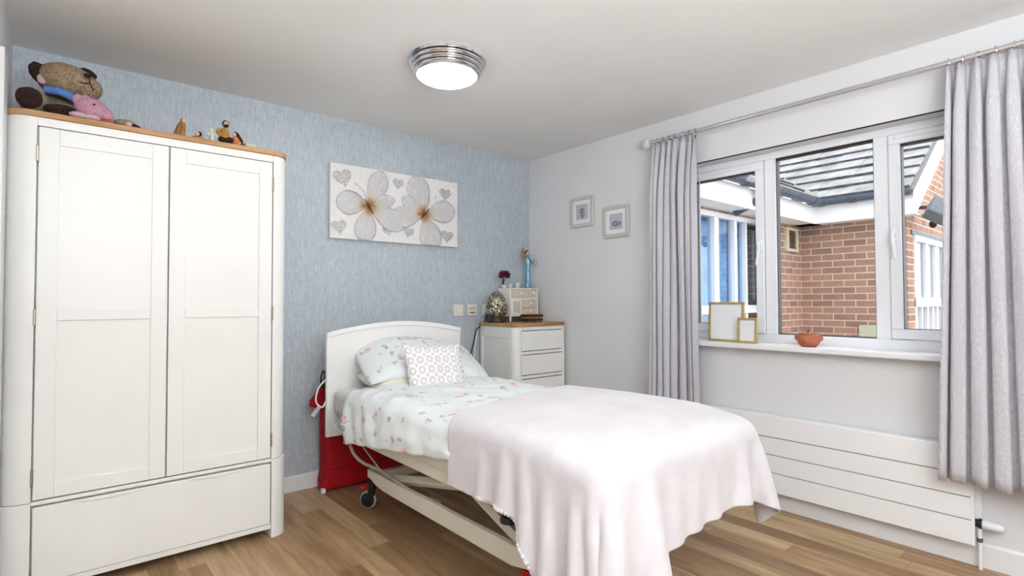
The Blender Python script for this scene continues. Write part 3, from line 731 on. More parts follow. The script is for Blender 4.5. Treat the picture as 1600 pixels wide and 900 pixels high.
for (px, py, r, lb) in ((2.805, 3.32, .017, 'tiny white ball ornament beside the burgundy flower on the trinket cabinet'), (2.895, 3.335, .024, 'white ball ornament beside the blue angel on the trinket cabinet')):
    bm = bmesh.new(); lathe(bm, [(r * .6, 0), (r * .6, .004)] + [(r * math.cos(a), .003 + r * .9 + r * math.sin(a)) for a in [-PI / 3 + k * (5 * PI / 6) / 10 for k in range(10)]] + [(0, .003 + r * 1.9)], (px, py, MT), 18)
    tag(obj('ball_ornament', bm, M['paleporc']), lb, 'ornament', 'white ball ornaments on the trinket cabinet')
def flower():
    x, y = 2.79, 3.385
    f = thing('artificial_flower', 'burgundy artificial flower standing in a tiny white pot', 'flower', (x, y, MT))
    obj('pot', LA([(.013, 0), (.02, .012), (.018, .026), (.015, .026), (0, .02)], (x, y, MT), 18), M['paper'], f)
    obj('stem', T(smooth_path([(x, y, MT + .015), (x - .006, y - .004, MT + .05), (x, y - .01, MT + .09)]), .003, 6), M['stem'], f)
    bm = bmesh.new(); c = Vector((x - .012, y - .02, MT + .108))
    for ring, (n, tilt, rr) in enumerate(((4, 1.25, .014), (6, .75, .024), (7, .15, .030), (6, -.4, .028))):
        for k in range(n):
            a = 2 * PI * k / n + ring * .5; d = Vector((math.cos(a) * math.cos(tilt), math.sin(a) * math.cos(tilt), math.sin(tilt)))
            q = Vector((0, 0, 1)).rotation_difference(d.normalized()).to_matrix()
            ball(bm, c + d * rr, .018, .007, .022, q, seg=10)
    obj('bloom', bm, M['burgundy'], f)
    obj('leaf', BA((x - .022, y - .012, MT + .055), .008, .004, .03, seg=10), M['burgundy'], f)
flower()
def angel():
    x, y = 3.012, 3.345
    a = thing('angel_figurine', 'tall slender blue angel figurine with brown wing on the trinket cabinet', 'figurine', (x, y, MT))
    obj('robe', LA([(.042, 0), (.044, .006), (.030, .035), (.023, .08), (.021, .14), (.026, .20), (.030, .235), (.024, .262), (.010, .278), (0, .280)], (x, y, MT), 24, sx=1, sy=.8), M['blueglaze'], a)
    obj('head', BA((x, y, MT + .297), .016, .016, .020, seg=14), M['skin'], a)
    obj('hair', BA((x, y + .006, MT + .303), .0175, .016, .021, seg=14), M['dkbrown'], a)
    obj('wing', PR([(x - .015, MT + .215), (x - .040, MT + .25), (x - .052, MT + .31), (x - .044, MT + .348), (x - .030, MT + .34), (x - .016, MT + .29)], 'y', y + .012, y + .02), M['goldwing'], a, .003)
    obj('wing', PR([(x + .015, MT + .215), (x + .030, MT + .25), (x + .034, MT + .29), (x + .026, MT + .31), (x + .014, MT + .285)], 'y', y + .012, y + .02), M['goldwing'], a, .003)
    obj('arm', T(smooth_path([(x + .022, y - .005, MT + .245), (x + .040, y - .02, MT + .215), (x + .055, y - .03, MT + .235)]), [.009] * 16 + [.006], 8), M['blueglaze'], a)
    obj('garland', T([(x + .062 + .016 * math.cos(2 * PI * k / 18), y - .03, MT + .222 + .028 * math.sin(2 * PI * k / 18)) for k in range(18)], .0022, 6, True), M['hinge'], a)
angel()
def dark_box():
    x0, x1, y0, y1 = 2.80, 2.955, 3.10, 3.19
    d = thing('wooden_box', 'small dark wooden box with pale band in front of the trinket cabinet', 'box', ((x0 + x1) / 2, 3.145, CT))
    obj('box_body', B((x0, x1, y0, y1, CT + .010, CT + .032)), M['dark_wood'], d, .003)
    obj('band', B((x0 + .004, x1 - .004, y0 + .004, y1 - .004, CT + .032, CT + .042)), M['ochre'], d)
    obj('lid', B((x0 - .003, x1 + .003, y0 - .003, y1 + .003, CT + .042, CT + .062)), M['dark_wood'], d, .004)
    for px in (x0 + .012, x1 - .012):
        for py in (y0 + .012, y1 - .012): obj('foot', BA((px, py, CT + .006), .007, .007, .006, seg=10), M['ochre'], d)
dark_box()

# sockets on the back wall
def sockets():
    g = 'wall plates above the bed'
    for k, (x, lb, nm) in enumerate(((2.372, 'blank square ivory wall plate nearest the headboard', 'wall_plate'), (2.506, 'middle ivory wall plate with small jacks', 'wall_socket'), (2.652, 'ivory wall socket with plug behind the mosaic egg', 'wall_socket'))):
        t = thing(nm, lb, 'socket', (x, YB, 1.108), g)
        obj('faceplate', B((x - .045, x + .045, YB - .010, YB - .0005, 1.063, 1.153)), M['socket'], t, .003)
        if k == 0: obj('cover', B((x - .026, x + .026, YB - .014, YB - .009, 1.082, 1.134)), M['socket'], t, .002)
        if k == 1:
            for dx in (-.018, 0, .018): obj('jack', B((x + dx - .006, x + dx + .006, YB - .0115, YB - .0095, 1.082, 1.094)), M['gap'], t)
            obj('module', B((x - .03, x + .03, YB - .014, YB - .009, 1.105, 1.135)), M['beigewood'], t, .002)
        if k == 2: obj('plug', B((x - .024, x + .026, YB - .040, YB - .009, 1.080, 1.128)), M['paper'], t, .008)
    o = obj('power_cable', T(smooth_path([(2.652, YB - .020, 1.078), (2.64, YB - .0075, 1.03), (2.60, YB - .0075, .985), (2.54, YB - .016, .95), (2.505, YB - .03, .86), (2.45, YB - .05, .72), (2.42, YB - .09, .55), (2.42, YB - .12, .08)]), .0045, 8), M['black'])
    tag(o, 'thin black power cable hanging beside the chest of drawers', 'cable')
    o = obj('power_cable', T(smooth_path([(2.545, YB - .02, .93), (2.50, YB - .045, .80), (2.47, YB - .08, .66), (2.455, YB - .10, .30), (2.455, YB - .12, .05)]), .006, 8), M['white_cable'])
    tag(o, 'pale cable hanging beside the chest of drawers, next to the black one', 'cable')
sockets()

# ------------------------------------------------------------------ canvas picture with relief flowers and hearts
def heart_pts(cx, cz, s, rot=0):
    P = []
    for k in range(32):
        t = 2 * PI * k / 32; x = 16 * math.sin(t) ** 3 / 17; z = (13 * math.cos(t) - 5 * math.cos(2 * t) - 2 * math.cos(3 * t) - math.cos(4 * t)) / 17
        c, sn = math.cos(rot), math.sin(rot); P.append((cx + s * (x * c - z * sn), cz + s * (x * sn + z * c)))
    return P
def canvas():
    x0, x1, z0, z1 = 1.343, 2.346, 1.594, 2.092; yf = YB - .036
    p = thing('canvas_picture', 'wide cream canvas with two relief flowers and glittery hearts', 'picture', ((x0 + x1) / 2, YB, (z0 + z1) / 2))
    obj('canvas', B((x0, x1, yf, YB - .001, z0, z1)), M['canvas'], p, .003)
    Wd, H = x1 - x0, z1 - z0
    for (u, v, s, r) in ((.085, .82, .070, .3), (.49, .85, .046, -.1), (.885, .80, .056, -.05), (.06, .16, .056, .2), (.41, .17, .046, .3), (.575, .17, .046, -.2), (.905, .16, .056, -.1)):
        obj('heart', PR(heart_pts(x0 + u * Wd, z0 + v * H, s, r), 'y', yf - .004, yf + .001), M['glitter'], p, .001)
    def flower(u, v, petals, ang, name='butterfly_flower'):
        cx, cz = x0 + u * Wd, z0 + v * H
        fl = None
        for k, (a, L, wd) in enumerate(petals):
            bm = bmesh.new(); uvl = bm.loops.layers.uv.new('UVMap'); uvs = {}
            n, m = 16, 10; rows = []; ca, sa = math.cos(R(a)), math.sin(R(a))
            for i in range(n + 1):
                t = i / n; l = L * t; half = wd * (math.sin(PI * min(1, t * .93 + .02)) ** .75) * (.35 + .75 * t)
                row = []
                for j in range(m + 1):
                    q = j / m * 2 - 1; lx, lz = l + .03 * L * (1 - q * q) * t, half * q
                    X, Z = cx + lx * ca - lz * sa, cz + lx * sa + lz * ca
                    X = min(max(X, x0 + .003), x1 - .003); Z = min(max(Z, z0 + .003), z1 - .003)
                    yy = yf - .003 - k * .0008 - .006 * (1 - q * q) * math.sin(PI * t) - .0015 * math.sin(q * 16) * t
                    vv = bm.verts.new((X, yy, Z)); row.append(vv); uvs[vv] = ((X - cx) / .30, (Z - cz) / .30)
                rows.append(row)
            for r1, r2 in zip(rows, rows[1:]):
                for j in range(m):
                    f = bm.faces.new((r1[j], r1[j + 1], r2[j + 1], r2[j]))
                    for lp in f.loops: lp[uvl].uv = uvs[lp.vert]
            bmesh.ops.recalc_face_normals(bm, faces=bm.faces)
            if fl is None: fl = obj('flower', bm, M['petal'], p, solid=.002, angle=180)
            else: obj('petal', bm, M['petal'], fl, solid=.002, angle=180)
        c, s = math.cos(R(ang)), math.sin(R(ang))
        obj('stamen', T([(cx - .055 * c, yf - .012, cz - .055 * s), (cx, yf - .016, cz), (cx + .055 * c, yf - .012, cz + .055 * s)], [.003, .005, .003], 8), M['petal'], fl)
        for da in (-14, 10):
            q = R(ang + da); obj('vein', T(smooth_path([(cx + .05 * math.cos(q), yf - .012, cz + .05 * math.sin(q)), (cx + .12 * math.cos(q + .1), yf - .010, cz + .12 * math.sin(q + .1)), (cx + .18 * math.cos(q + .3), yf - .006, cz + .18 * math.sin(q + .3))]), .0022, 6), M['glitter'], fl)
    flower(.265, .47, ((66, .27, .095), (176, .22, .105), (262, .25, .10), (335, .29, .10), (20, .2, .06)), 122)
    flower(.70, .45, ((105, .28, .12), (12, .27, .11), (290, .27, .12), (192, .27, .10), (150, .20, .07)), 52)
canvas()

# two little frames on the right wall
def wall_frame(ya, yb, z0, z1, label, pm_):
    f = thing('picture_frame', label, 'picture frame', (XR, (ya + yb) / 2, (z0 + z1) / 2), 'small framed prints on the window wall')
    t = .026
    obj('frame', B((XR - .022, XR - .0005, yb, ya, z1 - t, z1), (XR - .022, XR - .0005, yb, ya, z0, z0 + t), (XR - .022, XR - .0005, yb, yb + t, z0 + t, z1 - t), (XR - .022, XR - .0005, ya - t, ya, z0 + t, z1 - t)), M['silverframe'], f, .004)
    obj('mount', B((XR - .010, XR - .004, yb + t, ya - t, z0 + t, z1 - t)), M['paper'], f)
    pr = obj('print', B((XR - .012, XR - .0095, yb + .06, ya - .055, z0 + .058, z1 - .058)), M[pm_], f)
    put_uv(pr.data, lambda c: ((c.y + .0575) / .12, (c.z + .06) / .12))
wall_frame(2.938, 2.703, 1.757, 1.992, 'small pale framed grey print, higher and nearer the corner', 'print_a')
wall_frame(2.604, 2.370, 1.645, 1.877, 'small pale framed grey print, lower and nearer the curtain', 'print_b')

# ------------------------------------------------------------------ curtain rod and curtains
RX, RZ = 3.035, 2.240
def rod():
    r = thing('curtain_rod', 'chrome curtain pole with frosted ball finial above the window', 'curtain pole', (RX, 1.142, RZ))
    obj('pole', T([(RX, 2.12, RZ), (RX, .13, RZ)], .014, 16), M['rodmetal'], r)
    for y, s in ((2.12, 1), (.13, -1)):
        fb = obj('finial', BA((RX, y + s * .032, RZ), .036, .034, .036, seg=20), M['frost'], r)
        obj('finial_collar', T([(RX, y - s * .02, RZ), (RX, y + s * .005, RZ)], .019, 14), M['chrome'], fb)
    for y in (2.095, .16):
        bk = obj('bracket', T([(RX, y, RZ - .016), (RX + .03, y, RZ - .02), (XR, y, RZ - .02)], .008, 10), M['rodmetal'], r)
        obj('bracket_plate', T([(XR - .008, y, RZ - .02), (XR, y, RZ - .02)], .026, 16), M['rodmetal'], bk)
rod()
def curtain(name, yt, yb, z0, nfold, label, seed, flareR):
    """yt/yb: (near window edge, outer edge) at top and bottom"""
    rnd = random.Random(seed)
    zt = RZ - .022
    c = thing('curtain', label, 'curtain', (RX, (yt[0] + yt[1]) / 2, zt), 'lilac curtains')
    ph = [rnd.uniform(.5, 1.5) for _ in range(nfold + 2)]
    cum = [0]
    for q in ph[:nfold]: cum.append(cum[-1] + q)
    tot = cum[-1]; amp = [rnd.uniform(.65, 1.15) for _ in range(nfold + 2)]; lean = [rnd.uniform(-.35, .35) for _ in range(nfold + 2)]
    ns, nz = nfold * 14, 34
    bm = bmesh.new(); rows = []
    for j in range(nz + 1):
        t = j / nz; row = []
        for i in range(ns + 1):
            s = i / ns * tot; k = max(q for q in range(nfold + 1) if cum[q] <= s + 1e-9); k = min(k, nfold - 1)
            u = (s - cum[k]) / ph[k]
            wv = math.cos(2 * PI * u)
            head = max(0, 1 - t * 9)
            A = (.034 * amp[k] * (1 - .5 * head)) * (1 + .15 * math.sin(t * 3 + k))
            wv = math.copysign(abs(wv) ** .8, wv)
            x = RX - .026 * min(1, t * 5) - A * wv * (1 if wv > 0 else .8) + .005 * math.sin(t * 7 + k * 1.7)
            fr = s / tot + (.22 / nfold) * math.sin(4 * PI * u) * (1 - head) + lean[k] * t * .25 / nfold * math.sin(PI * u) ** 2
            ya = yt[0] + (yb[0] - yt[0]) * t ** 1.3; yc = yt[1] + (yb[1] - yt[1]) * t ** 1.3
            y = ya + (yc - ya) * fr
            z = zt - (zt - z0) * t - (.006 * math.sin(u * 2 * PI) * (t > .98)) + head * .006 * abs(wv)
            row.append(bm.verts.new((x, y, z)))
        rows.append(row)
    for a, b_ in zip(rows, rows[1:]):
        for i in range(ns): bm.faces.new((a[i], a[i + 1], b_[i + 1], b_[i]))
    bmesh.ops.recalc_face_normals(bm, faces=bm.faces)
    obj('drape', bm, M['curtain'], c, solid=.004, angle=180)
    for k in range(nfold):
        y = yt[0] + (yt[1] - yt[0]) * (cum[k] + .12 * ph[k]) / tot
        tl = rnd.uniform(-.3, .3)
        rg = obj('curtain_ring', T([(RX + .021 * math.cos(2 * PI * q / 20), y + tl * .02 * math.cos(2 * PI * q / 20), RZ - .003 + .021 * math.sin(2 * PI * q / 20)) for q in range(20)], .0035, 6, True), M['chrome'], c)
        obj('curtain_hook', T([(RX, y, RZ - .022), (RX - .003, y, RZ - .042)], .003, 6), M['black'], rg)
curtain('l', (1.783, 2.095), (1.768, 2.125), .375, 7, 'bunched lilac-grey curtain on the side of the window nearer the bed', 11, 0)
curtain('r', (.545, .150), (.598, .060), .385, 8, 'wide lilac-grey curtain hanging over the radiator valve end of the window', 5, 0)
cd = obj('pull_cord', T([(3.21, 1.868, 2.055), (3.212, 1.869, 1.5), (3.212, 1.868, 1.02)], .0028, 6), M['white_cable'])
tag(cd, 'thin white pull cord hanging at the left end of the window', 'cord')

# ------------------------------------------------------------------ radiator
def radiator():
    xf, xb = 3.058, XR - .004; ya, yb, z0, z1 = 1.80, .491, .104, .524
    r = thing('radiator', 'low white panel radiator with three grooves under the window', 'radiator', (3.09, (ya + yb) / 2, z0))
    gz = [z0, .212, .311, .409, z1]
    bm = bmesh.new()
    for a, b_ in zip(gz, gz[1:]): box(bm, xf, xf + .012, yb + .012, ya, a + (.002 if a > z0 else 0), b_ - (.002 if b_ < z1 else 0))
    box(bm, xf, xf + .012, yb, yb + .0125, z0, z1)
    obj('front_panel', bm, M['rad'], r, .0012)
    obj('groove_backing', B((xf + .006, xf + .014, yb + .004, ya - .004, z0 + .004, z1 - .004)), M['gap'], r)
    obj('casing', B((xf + .0125, xb - .018, yb + .006, ya - .006, z0 + .02, z1 - .001), (xf + .003, xb - .014, yb + .002, ya, z1 - .003, z1 + .004)), M['rad'], r, .002)
    obj('rear_panel', B((xb - .014, xb, yb - .018, ya, z0 + .05, z1 - .02)), M['rad'], r, .002)
    vz = .198; vx = 3.088
    v = obj('valve_body', T([(vx, yb + .004, vz), (vx, yb - .022, vz)], .017, 16), M['black'], r)
    obj('thermostat_head', T([(vx, yb - .020, vz), (vx, yb - .026, vz), (vx, yb - .082, vz - .001), (vx, yb - .092, vz - .001)], [.016, .020, .017, .011], 18), M['paper'], v)
    obj('valve_collar', T([(vx, yb - .010, vz), (vx, yb - .020, vz)], .0215, 16), M['black'], v)
    obj('supply_pipe', T([(vx, yb - .012, vz - .012), (vx, yb - .012, 0.0)], .0075, 10), M['rad'], r)
    obj('pipe_nut', T([(vx, yb - .012, .118), (vx, yb - .012, .135)], .011, 6), M['grey'], r)
radiator()

# ------------------------------------------------------------------ sill: two gold frames, terracotta pot
def gold_frame(ya, yb, x, h, t, lean, label, rotz):
    w_ = ya - yb; y = (ya + yb) / 2; zb = .9255
    f = thing('photo_frame', label, 'photo frame', (x, y, zb), 'gold frames on the window sill')
    Z0 = zb
    obj('frame', B((x, x + .014, yb, ya, Z0 + h - t, Z0 + h), (x, x + .014, yb, ya, Z0, Z0 + t), (x, x + .014, yb, yb + t, Z0 + t, Z0 + h - t), (x, x + .014, ya - t, ya, Z0 + t, Z0 + h - t)), M['gold'], f, .002)
    pg = obj('sheet', B((x + .006, x + .010, yb + t, ya - t, Z0 + t, Z0 + h - t)), M['script'], f)
    put_uv(pg.data, lambda c: (.5 - c.y / (w_ - 2 * t), (c.z - t) / (h - 2 * t)))
    obj('backing', B((x + .0105, x + .0135, yb + .004, ya - .004, Z0 + .004, Z0 + h - .004)), M['dark_wood'], f)
    obj('strut', T([(x + .014, y, Z0 + h * .55), (x + .050, y, Z0 + .006)], .004, 6), M['dark_wood'], f)
    f.rotation_euler = (0, R(lean), R(rotz))
gold_frame(1.772, 1.545, 3.125, .243, .014, 3, 'larger gold frame with handwriting standing on the sill at the back', 0)
gold_frame(1.566, 1.447, 3.088, .150, .014, 3, 'smaller gold frame standing in front of the larger one on the sill', 0)
def pot():
    x, y, z = 3.12, 1.178, .9255
    p = thing('terracotta_pot', 'small round terracotta pot with handles on the window sill', 'pot', (x, y, z))
    obj('bowl', LA([(0, .001), (.034, 0), (.048, .010), (.058, .032), (.056, .052), (.046, .066), (.050, .074), (.046, .075), (.042, .066), (.050, .05), (.05, .03), (.03, .01), (0, .008)], (x, y, z), 32), M['terracotta'], p)
    for s in (1, -1): obj('handle', T(smooth_path([(x, y + s * .050, z + .058), (x, y + s * .066, z + .054), (x, y + s * .066, z + .040), (x, y + s * .055, z + .034)], 5), .006, 8), M['terracotta'], p)
    obj('plant_stub', T([(x, y, z + .055), (x, y + .004, z + .075), (x, y - .002, z + .092)], [.007, .006, .003], 8), M['stem'], p)
    obj('pot_filling', LA([(0, .05), (.040, .05), (.036, .064), (.02, .072), (0, .074)], (x, y, z), 20), M['paper'], p)
pot()

# ------------------------------------------------------------------ ceiling light
def ceiling_light():
    x, y = 1.493, 2.262
    l = thing('ceiling_light', 'round chrome-ringed flush ceiling light with lit white shade', 'ceiling light', (x, y, ZC))
    pr = [(.196, 0), (.200, -.006), (.196, -.014)]
    for k, r0 in enumerate((.189, .178, .167)):
        for q in range(7):
            a = PI / 2 - PI * q / 6 * .98; pr.append((r0 - .012 + .016 * math.cos(a), -.024 - k * .019 + .0095 * math.sin(a)))
    pr += [(.153, -.078), (.145, -.06), (.0, -.06)]
    obj('chrome_rings', LA([(r, z) for r, z in pr], (x, y, ZC), 64), M['chrome'], l)
    dp = [(.153, -.072)] + [(.153 * math.cos(a), -.074 - .038 * math.sin(a)) for a in [k * PI / 2 / 9 for k in range(9)]] + [(0, -.112)]
    obj('shade', LA(dp, (x, y, ZC), 48), M['lit'], l)
ceiling_light()

# ------------------------------------------------------------------ red bag between headboard and wall
def red_bag():
    b = thing('red_bag', 'folded red nylon sling bag standing between headboard and wall', 'bag', (1.55, 3.36, 0))
    bm = bmesh.new()
    out = [(1.262, .006), (1.255, .05), (1.268, .12), (1.266, .40), (1.272, .60), (1.30, .69), (1.36, .72), (1.86, .72), (1.93, .66), (1.97, .10), (1.90, .03), (1.72, .006)]
    n = len(out)
    layers = []
    for yy, ins in ((3.285, .03), (3.30, .008), (3.34, 0), (3.39, .008), (3.42, .03)):
        cx, cz = 1.6, .36; ring = []
        for (x, z) in out:
            sx_ = 1 - ins / .35
            zz = max(.004, cz + (z - cz) * (1 - ins / .36) ) if z > .05 else z + .004
            ring.append(bm.verts.new((cx + (x - cx) * sx_, yy + .012 * noise.noise(Vector((x * 6, z * 6, yy))), zz)))
        layers.append(ring)
    for a, c in zip(layers, layers[1:]):
        for i in range(n): bm.faces.new((a[i], a[(i + 1) % n], c[(i + 1) % n], c[i]))
    bm.faces.new(layers[0]); bm.faces.new(layers[-1][::-1]); bmesh.ops.recalc_face_normals(bm, faces=bm.faces)
    body = obj('bag_body', bm, M['redfab'], b, .006, seg=2)
    obj('flap', PR([(1.275, .665), (1.235, .625), (1.190, .565), (1.188, .535), (1.225, .520), (1.280, .530)], 'y', 3.30, 3.345), M['redfab'], b, .010)
    obj('seam', T([(1.27, 3.288, .145), (1.40, 3.280, .150), (1.88, 3.280, .150)], .003, 6), M['redplastic'], body)
    bm = bmesh.new(); box(bm, -.013, .013, -.001, .001, -.075, 0, Matrix.Translation((1.243, 3.300, .535)) @ Matrix.Rotation(R(38), 4, 'Y'))
    obj('care_label', bm, M['paper'], b)
    obj('foot_strap', B((1.245, 1.268, 3.262, 3.292, .003, .030)), M['paper'], b, .003)
red_bag()

# ------------------------------------------------------------------ on top of the wardrobe
WT = 1.9445
def teddy():
    x, y = .03, 3.03
    t = thing('teddy_bear', 'large tan plush bear with blue scarf lying on the wardrobe', 'teddy bear', (x, y, WT))
    E_ = lambda rx, ry, rz: Matrix.Rotation(R(rz), 3, 'Z') @ Matrix.Rotation(R(ry), 3, 'Y') @ Matrix.Rotation(R(rx), 3, 'X')
    obj('body', BA((.03, 3.12, WT + .085), .150, .12, .085, nz=.08), M['oliveplush'], t)
    hd = obj('head', BA((.022, 2.985, WT + .182), .108, .095, .076, E_(0, 10, 0), .06, 26), M['tanplush'], t)
    obj('muzzle', BA((.088, 2.945, WT + .162), .050, .052, .050, nz=.05), M['tanplush'], hd)
    for p in ([(.088, 2.892, WT + .195), (.092, 2.890, WT + .168), (.105, 2.893, WT + .142)], [(.092, 2.890, WT + .168), (.066, 2.894, WT + .166), (.054, 2.900, WT + .168)]):
        obj('stitching', T(p, .0022, 6), M['brownplush'], hd)
    obj('nose', BA((.084, 2.896, WT + .203), .015, .008, .009, seg=12), M['brownplush'], hd)
    er = obj('ear', BA((-.075, 2.965, WT + .195), .030, .025, .045, E_(0, -20, 0), .08), M['brownplush'], hd)
    obj('inner_ear', BA((-.062, 2.945, WT + .165), .018, .012, .022, nz=.05), M['pinkpale'], hd)
    obj('ear', BA((.090, 2.985, WT + .243), .032, .022, .016, E_(0, 25, 0), .08), M['brownplush'], hd)
    obj('scarf', T(smooth_path([(-.05, 2.93, WT + .118), (.0, 2.905, WT + .112), (.05, 2.90, WT + .085), (.075, 2.91, WT + .045)]), [.016] * 25, 12), M['bluefab'], t)
    for (c, r, so, sr) in (((-.085, 2.95, WT + .063), (.052, .075, .050), (-.100, 2.885, WT + .060), (.043, .016, .042)), ((.005, 2.95, WT + .040), (.075, .07, .036), (.0, 2.888, WT + .030), (.058, .016, .026))):
        lg = obj('leg', BA(c, *r, nz=.06), M['oliveplush'], t)
        obj('foot_sole', BA(so, *sr, nz=.06), M['brownplush'], lg)
teddy()
def pig():
    x, y = .115, 2.885
    p = thing('plush_pig', 'pink plush pig lying beside the tan bear on the wardrobe', 'plush toy', (x, y, WT))
    hd = obj('head', BA((.103, 2.880, WT + .052), .066, .045, .048, Matrix.Rotation(R(22), 3, 'Y'), .05), M['pinkplush'], p)
    obj('snout', BA((.150, 2.868, WT + .030), .027, .030, .028, nz=.04), M['pinkplush'], hd)
    obj('mouth', T(smooth_path([(.125, 2.841, WT + .014), (.145, 2.837, WT + .012), (.165, 2.844, WT + .016)]), .002, 6), M['redplastic'], hd)
    obj('eye', BA((.105, 2.838, WT + .066), .005, seg=10), M['black'], hd)
    for (cx, cz, rz) in ((.052, .085, .024), (.078, .092, .018)): obj('ear', BA((cx, 2.872, WT + cz), .019, .010, rz, nz=.05), M['pinkplush'], hd)
    obj('body', BA((.125, 2.935, WT + .036), .042, .045, .036, nz=.06), M['pinkplush'], p)
    for (px, pz) in ((.055, .014), (.098, .012)): obj('paw', BA((px, 2.848, WT + pz), .032, .020, .013, nz=.05), M['pinkpale'], p)
pig()
def tan_toy():
    t = thing('plush_toy', 'small flat tan and brown plush toy right of the pig', 'plush toy', (.225, 2.89, WT))
    obj('body', BA((.215, 2.885, WT + .019), .042, .032, .019, nz=.12), M['oliveplush'], t)
    obj('ear', BA((.252, 2.865, WT + .010), .024, .012, .009, Matrix.Rotation(R(18), 3, 'Y'), .05), M['brownplush'], t)
    obj('face_patch', BA((.226, 2.858, WT + .014), .013, .007, .011, nz=.05), M['pinkpale'], t)
tan_toy()
def robed(name, label, x, y, h, mats, hood=True, lean=0, bend=0.0, base=WT):
    f = thing(name, label, 'figurine', (x, y, base), 'figurines on the wardrobe')
    s = h
    prof = [(.20, 0), (.215, .02), (.20, .25), (.165, .5), (.15, .65), (.10, .72), (.05, .75), (0, .755)]
    obj('robe', LA([(r * s, z * s) for r, z in prof], (x, y, base), 24, (lean, 0, 1), 1.1, .8), mats[0], f)
    hx = x + lean * s * .85
    obj('head', BA((hx, y - .02 * s, base + .85 * s), .105 * s, .10 * s, .13 * s, seg=14), mats[1], f)
    obj('hood' if hood else 'hair', BA((hx - (.03 * s if hood else 0), y + .035 * s, base + .86 * s), .135 * s, .12 * s, .15 * s, seg=14), mats[2], f)
    return f
def figs():
    f = robed('robed_figurine', 'carved brown wooden robed figurine, leftmost figurine on the wardrobe', .425, 2.862, .088, (M['carvedwood'], M['skin'], M['carvedwood']), True, .12)
    obj('cloak', LA([(.024, 0), (.025, .01), (.021, .04), (.014, .062), (.004, .078), (0, .079)], (.413, 2.872, WT), 20, (.2, 0, 1), 1, .8), M['carvedwood'], f)
    f = thing('head_figurine', 'tiny brown-haired reclining figurine between the robed and pale ones', 'figurine', (.498, 2.87, WT), 'figurines on the wardrobe')
    obj('body', BA((.492, 2.875, WT + .010), .024, .014, .010, seg=14), M['ochre'], f)
    obj('head', BA((.490, 2.858, WT + .024), .009, .009, .010, seg=12), M['skin'], f); obj('hair', BA((.497, 2.864, WT + .027), .0125, .011, .012, seg=12), M['dkbrown'], f)
    f = robed('pale_figurine', 'pale green-white porcelain figurine beside the bearded figure', .553, 2.872, .070, (M['paleporc'], M['paleporc'], M['paleporc']), True)
    for s in (-1, 1): obj('arm', T([(.553 + s * .010, 2.868, WT + .045), (.553 + s * .020, 2.862, WT + .030), (.553 + s * .012, 2.858, WT + .022)], .005, 8), M['paleporc'], f)
    f = thing('bearded_figurine', 'bearded male figurine in ochre robe sitting on the wardrobe', 'figurine', (.612, 2.865, WT), 'figurines on the wardrobe')
    obj('torso', LA([(.030, .02), (.031, .03), (.027, .055), (.020, .072), (.008, .080), (0, .081)], (.606, 2.868, WT), 20, sx=1, sy=.75), M['ochre'], f)
    obj('lap', BA((.612, 2.860, WT + .019), .036, .024, .019, seg=18), M['dkbrown'], f)
    obj('head', BA((.610, 2.860, WT + .096), .0115, .012, .0145, seg=14), M['skin'], f)
    obj('hair', BA((.610, 2.866, WT + .099), .0155, .013, .0175, seg=14), M['dkbrown'], f)
    obj('beard', BA((.610, 2.852, WT + .086), .0105, .007, .009, seg=12), M['dkbrown'], f)
    obj('arm', T(smooth_path([(.582, 2.862, WT + .068), (.574, 2.855, WT + .048), (.590, 2.845, WT + .036)]), .008, 10), M['ochre'], f)
    f = thing('seated_figurine', 'dark-haired female figurine in orange robe leaning on the bearded figure', 'figurine', (.662, 2.860, WT), 'figurines on the wardrobe')
    obj('robe', LA([(.026, 0), (.027, .008), (.020, .026), (.013, .042), (0, .046)], (.660, 2.858, WT), 20, (-.25, 0, 1), 1, .8), M['orange'], f)
    obj('head', BA((.645, 2.850, WT + .050), .009, .009, .011, seg=12), M['skin'], f)
    obj('hair', T(smooth_path([(.645, 2.860, WT + .058), (.660, 2.862, WT + .050), (.674, 2.858, WT + .030), (.682, 2.852, WT + .008)]), [.013] * 10 + [.010] * 10 + [.007] * 5, 10), M['dkbrown'], f)
    o = obj('card_box', B((.700, .752, 2.865, 2.90, WT, WT + .026)), M['palegreen'], None, .002)
    tag(o, 'small pale green box at the right end of the wardrobe top', 'box')
figs()

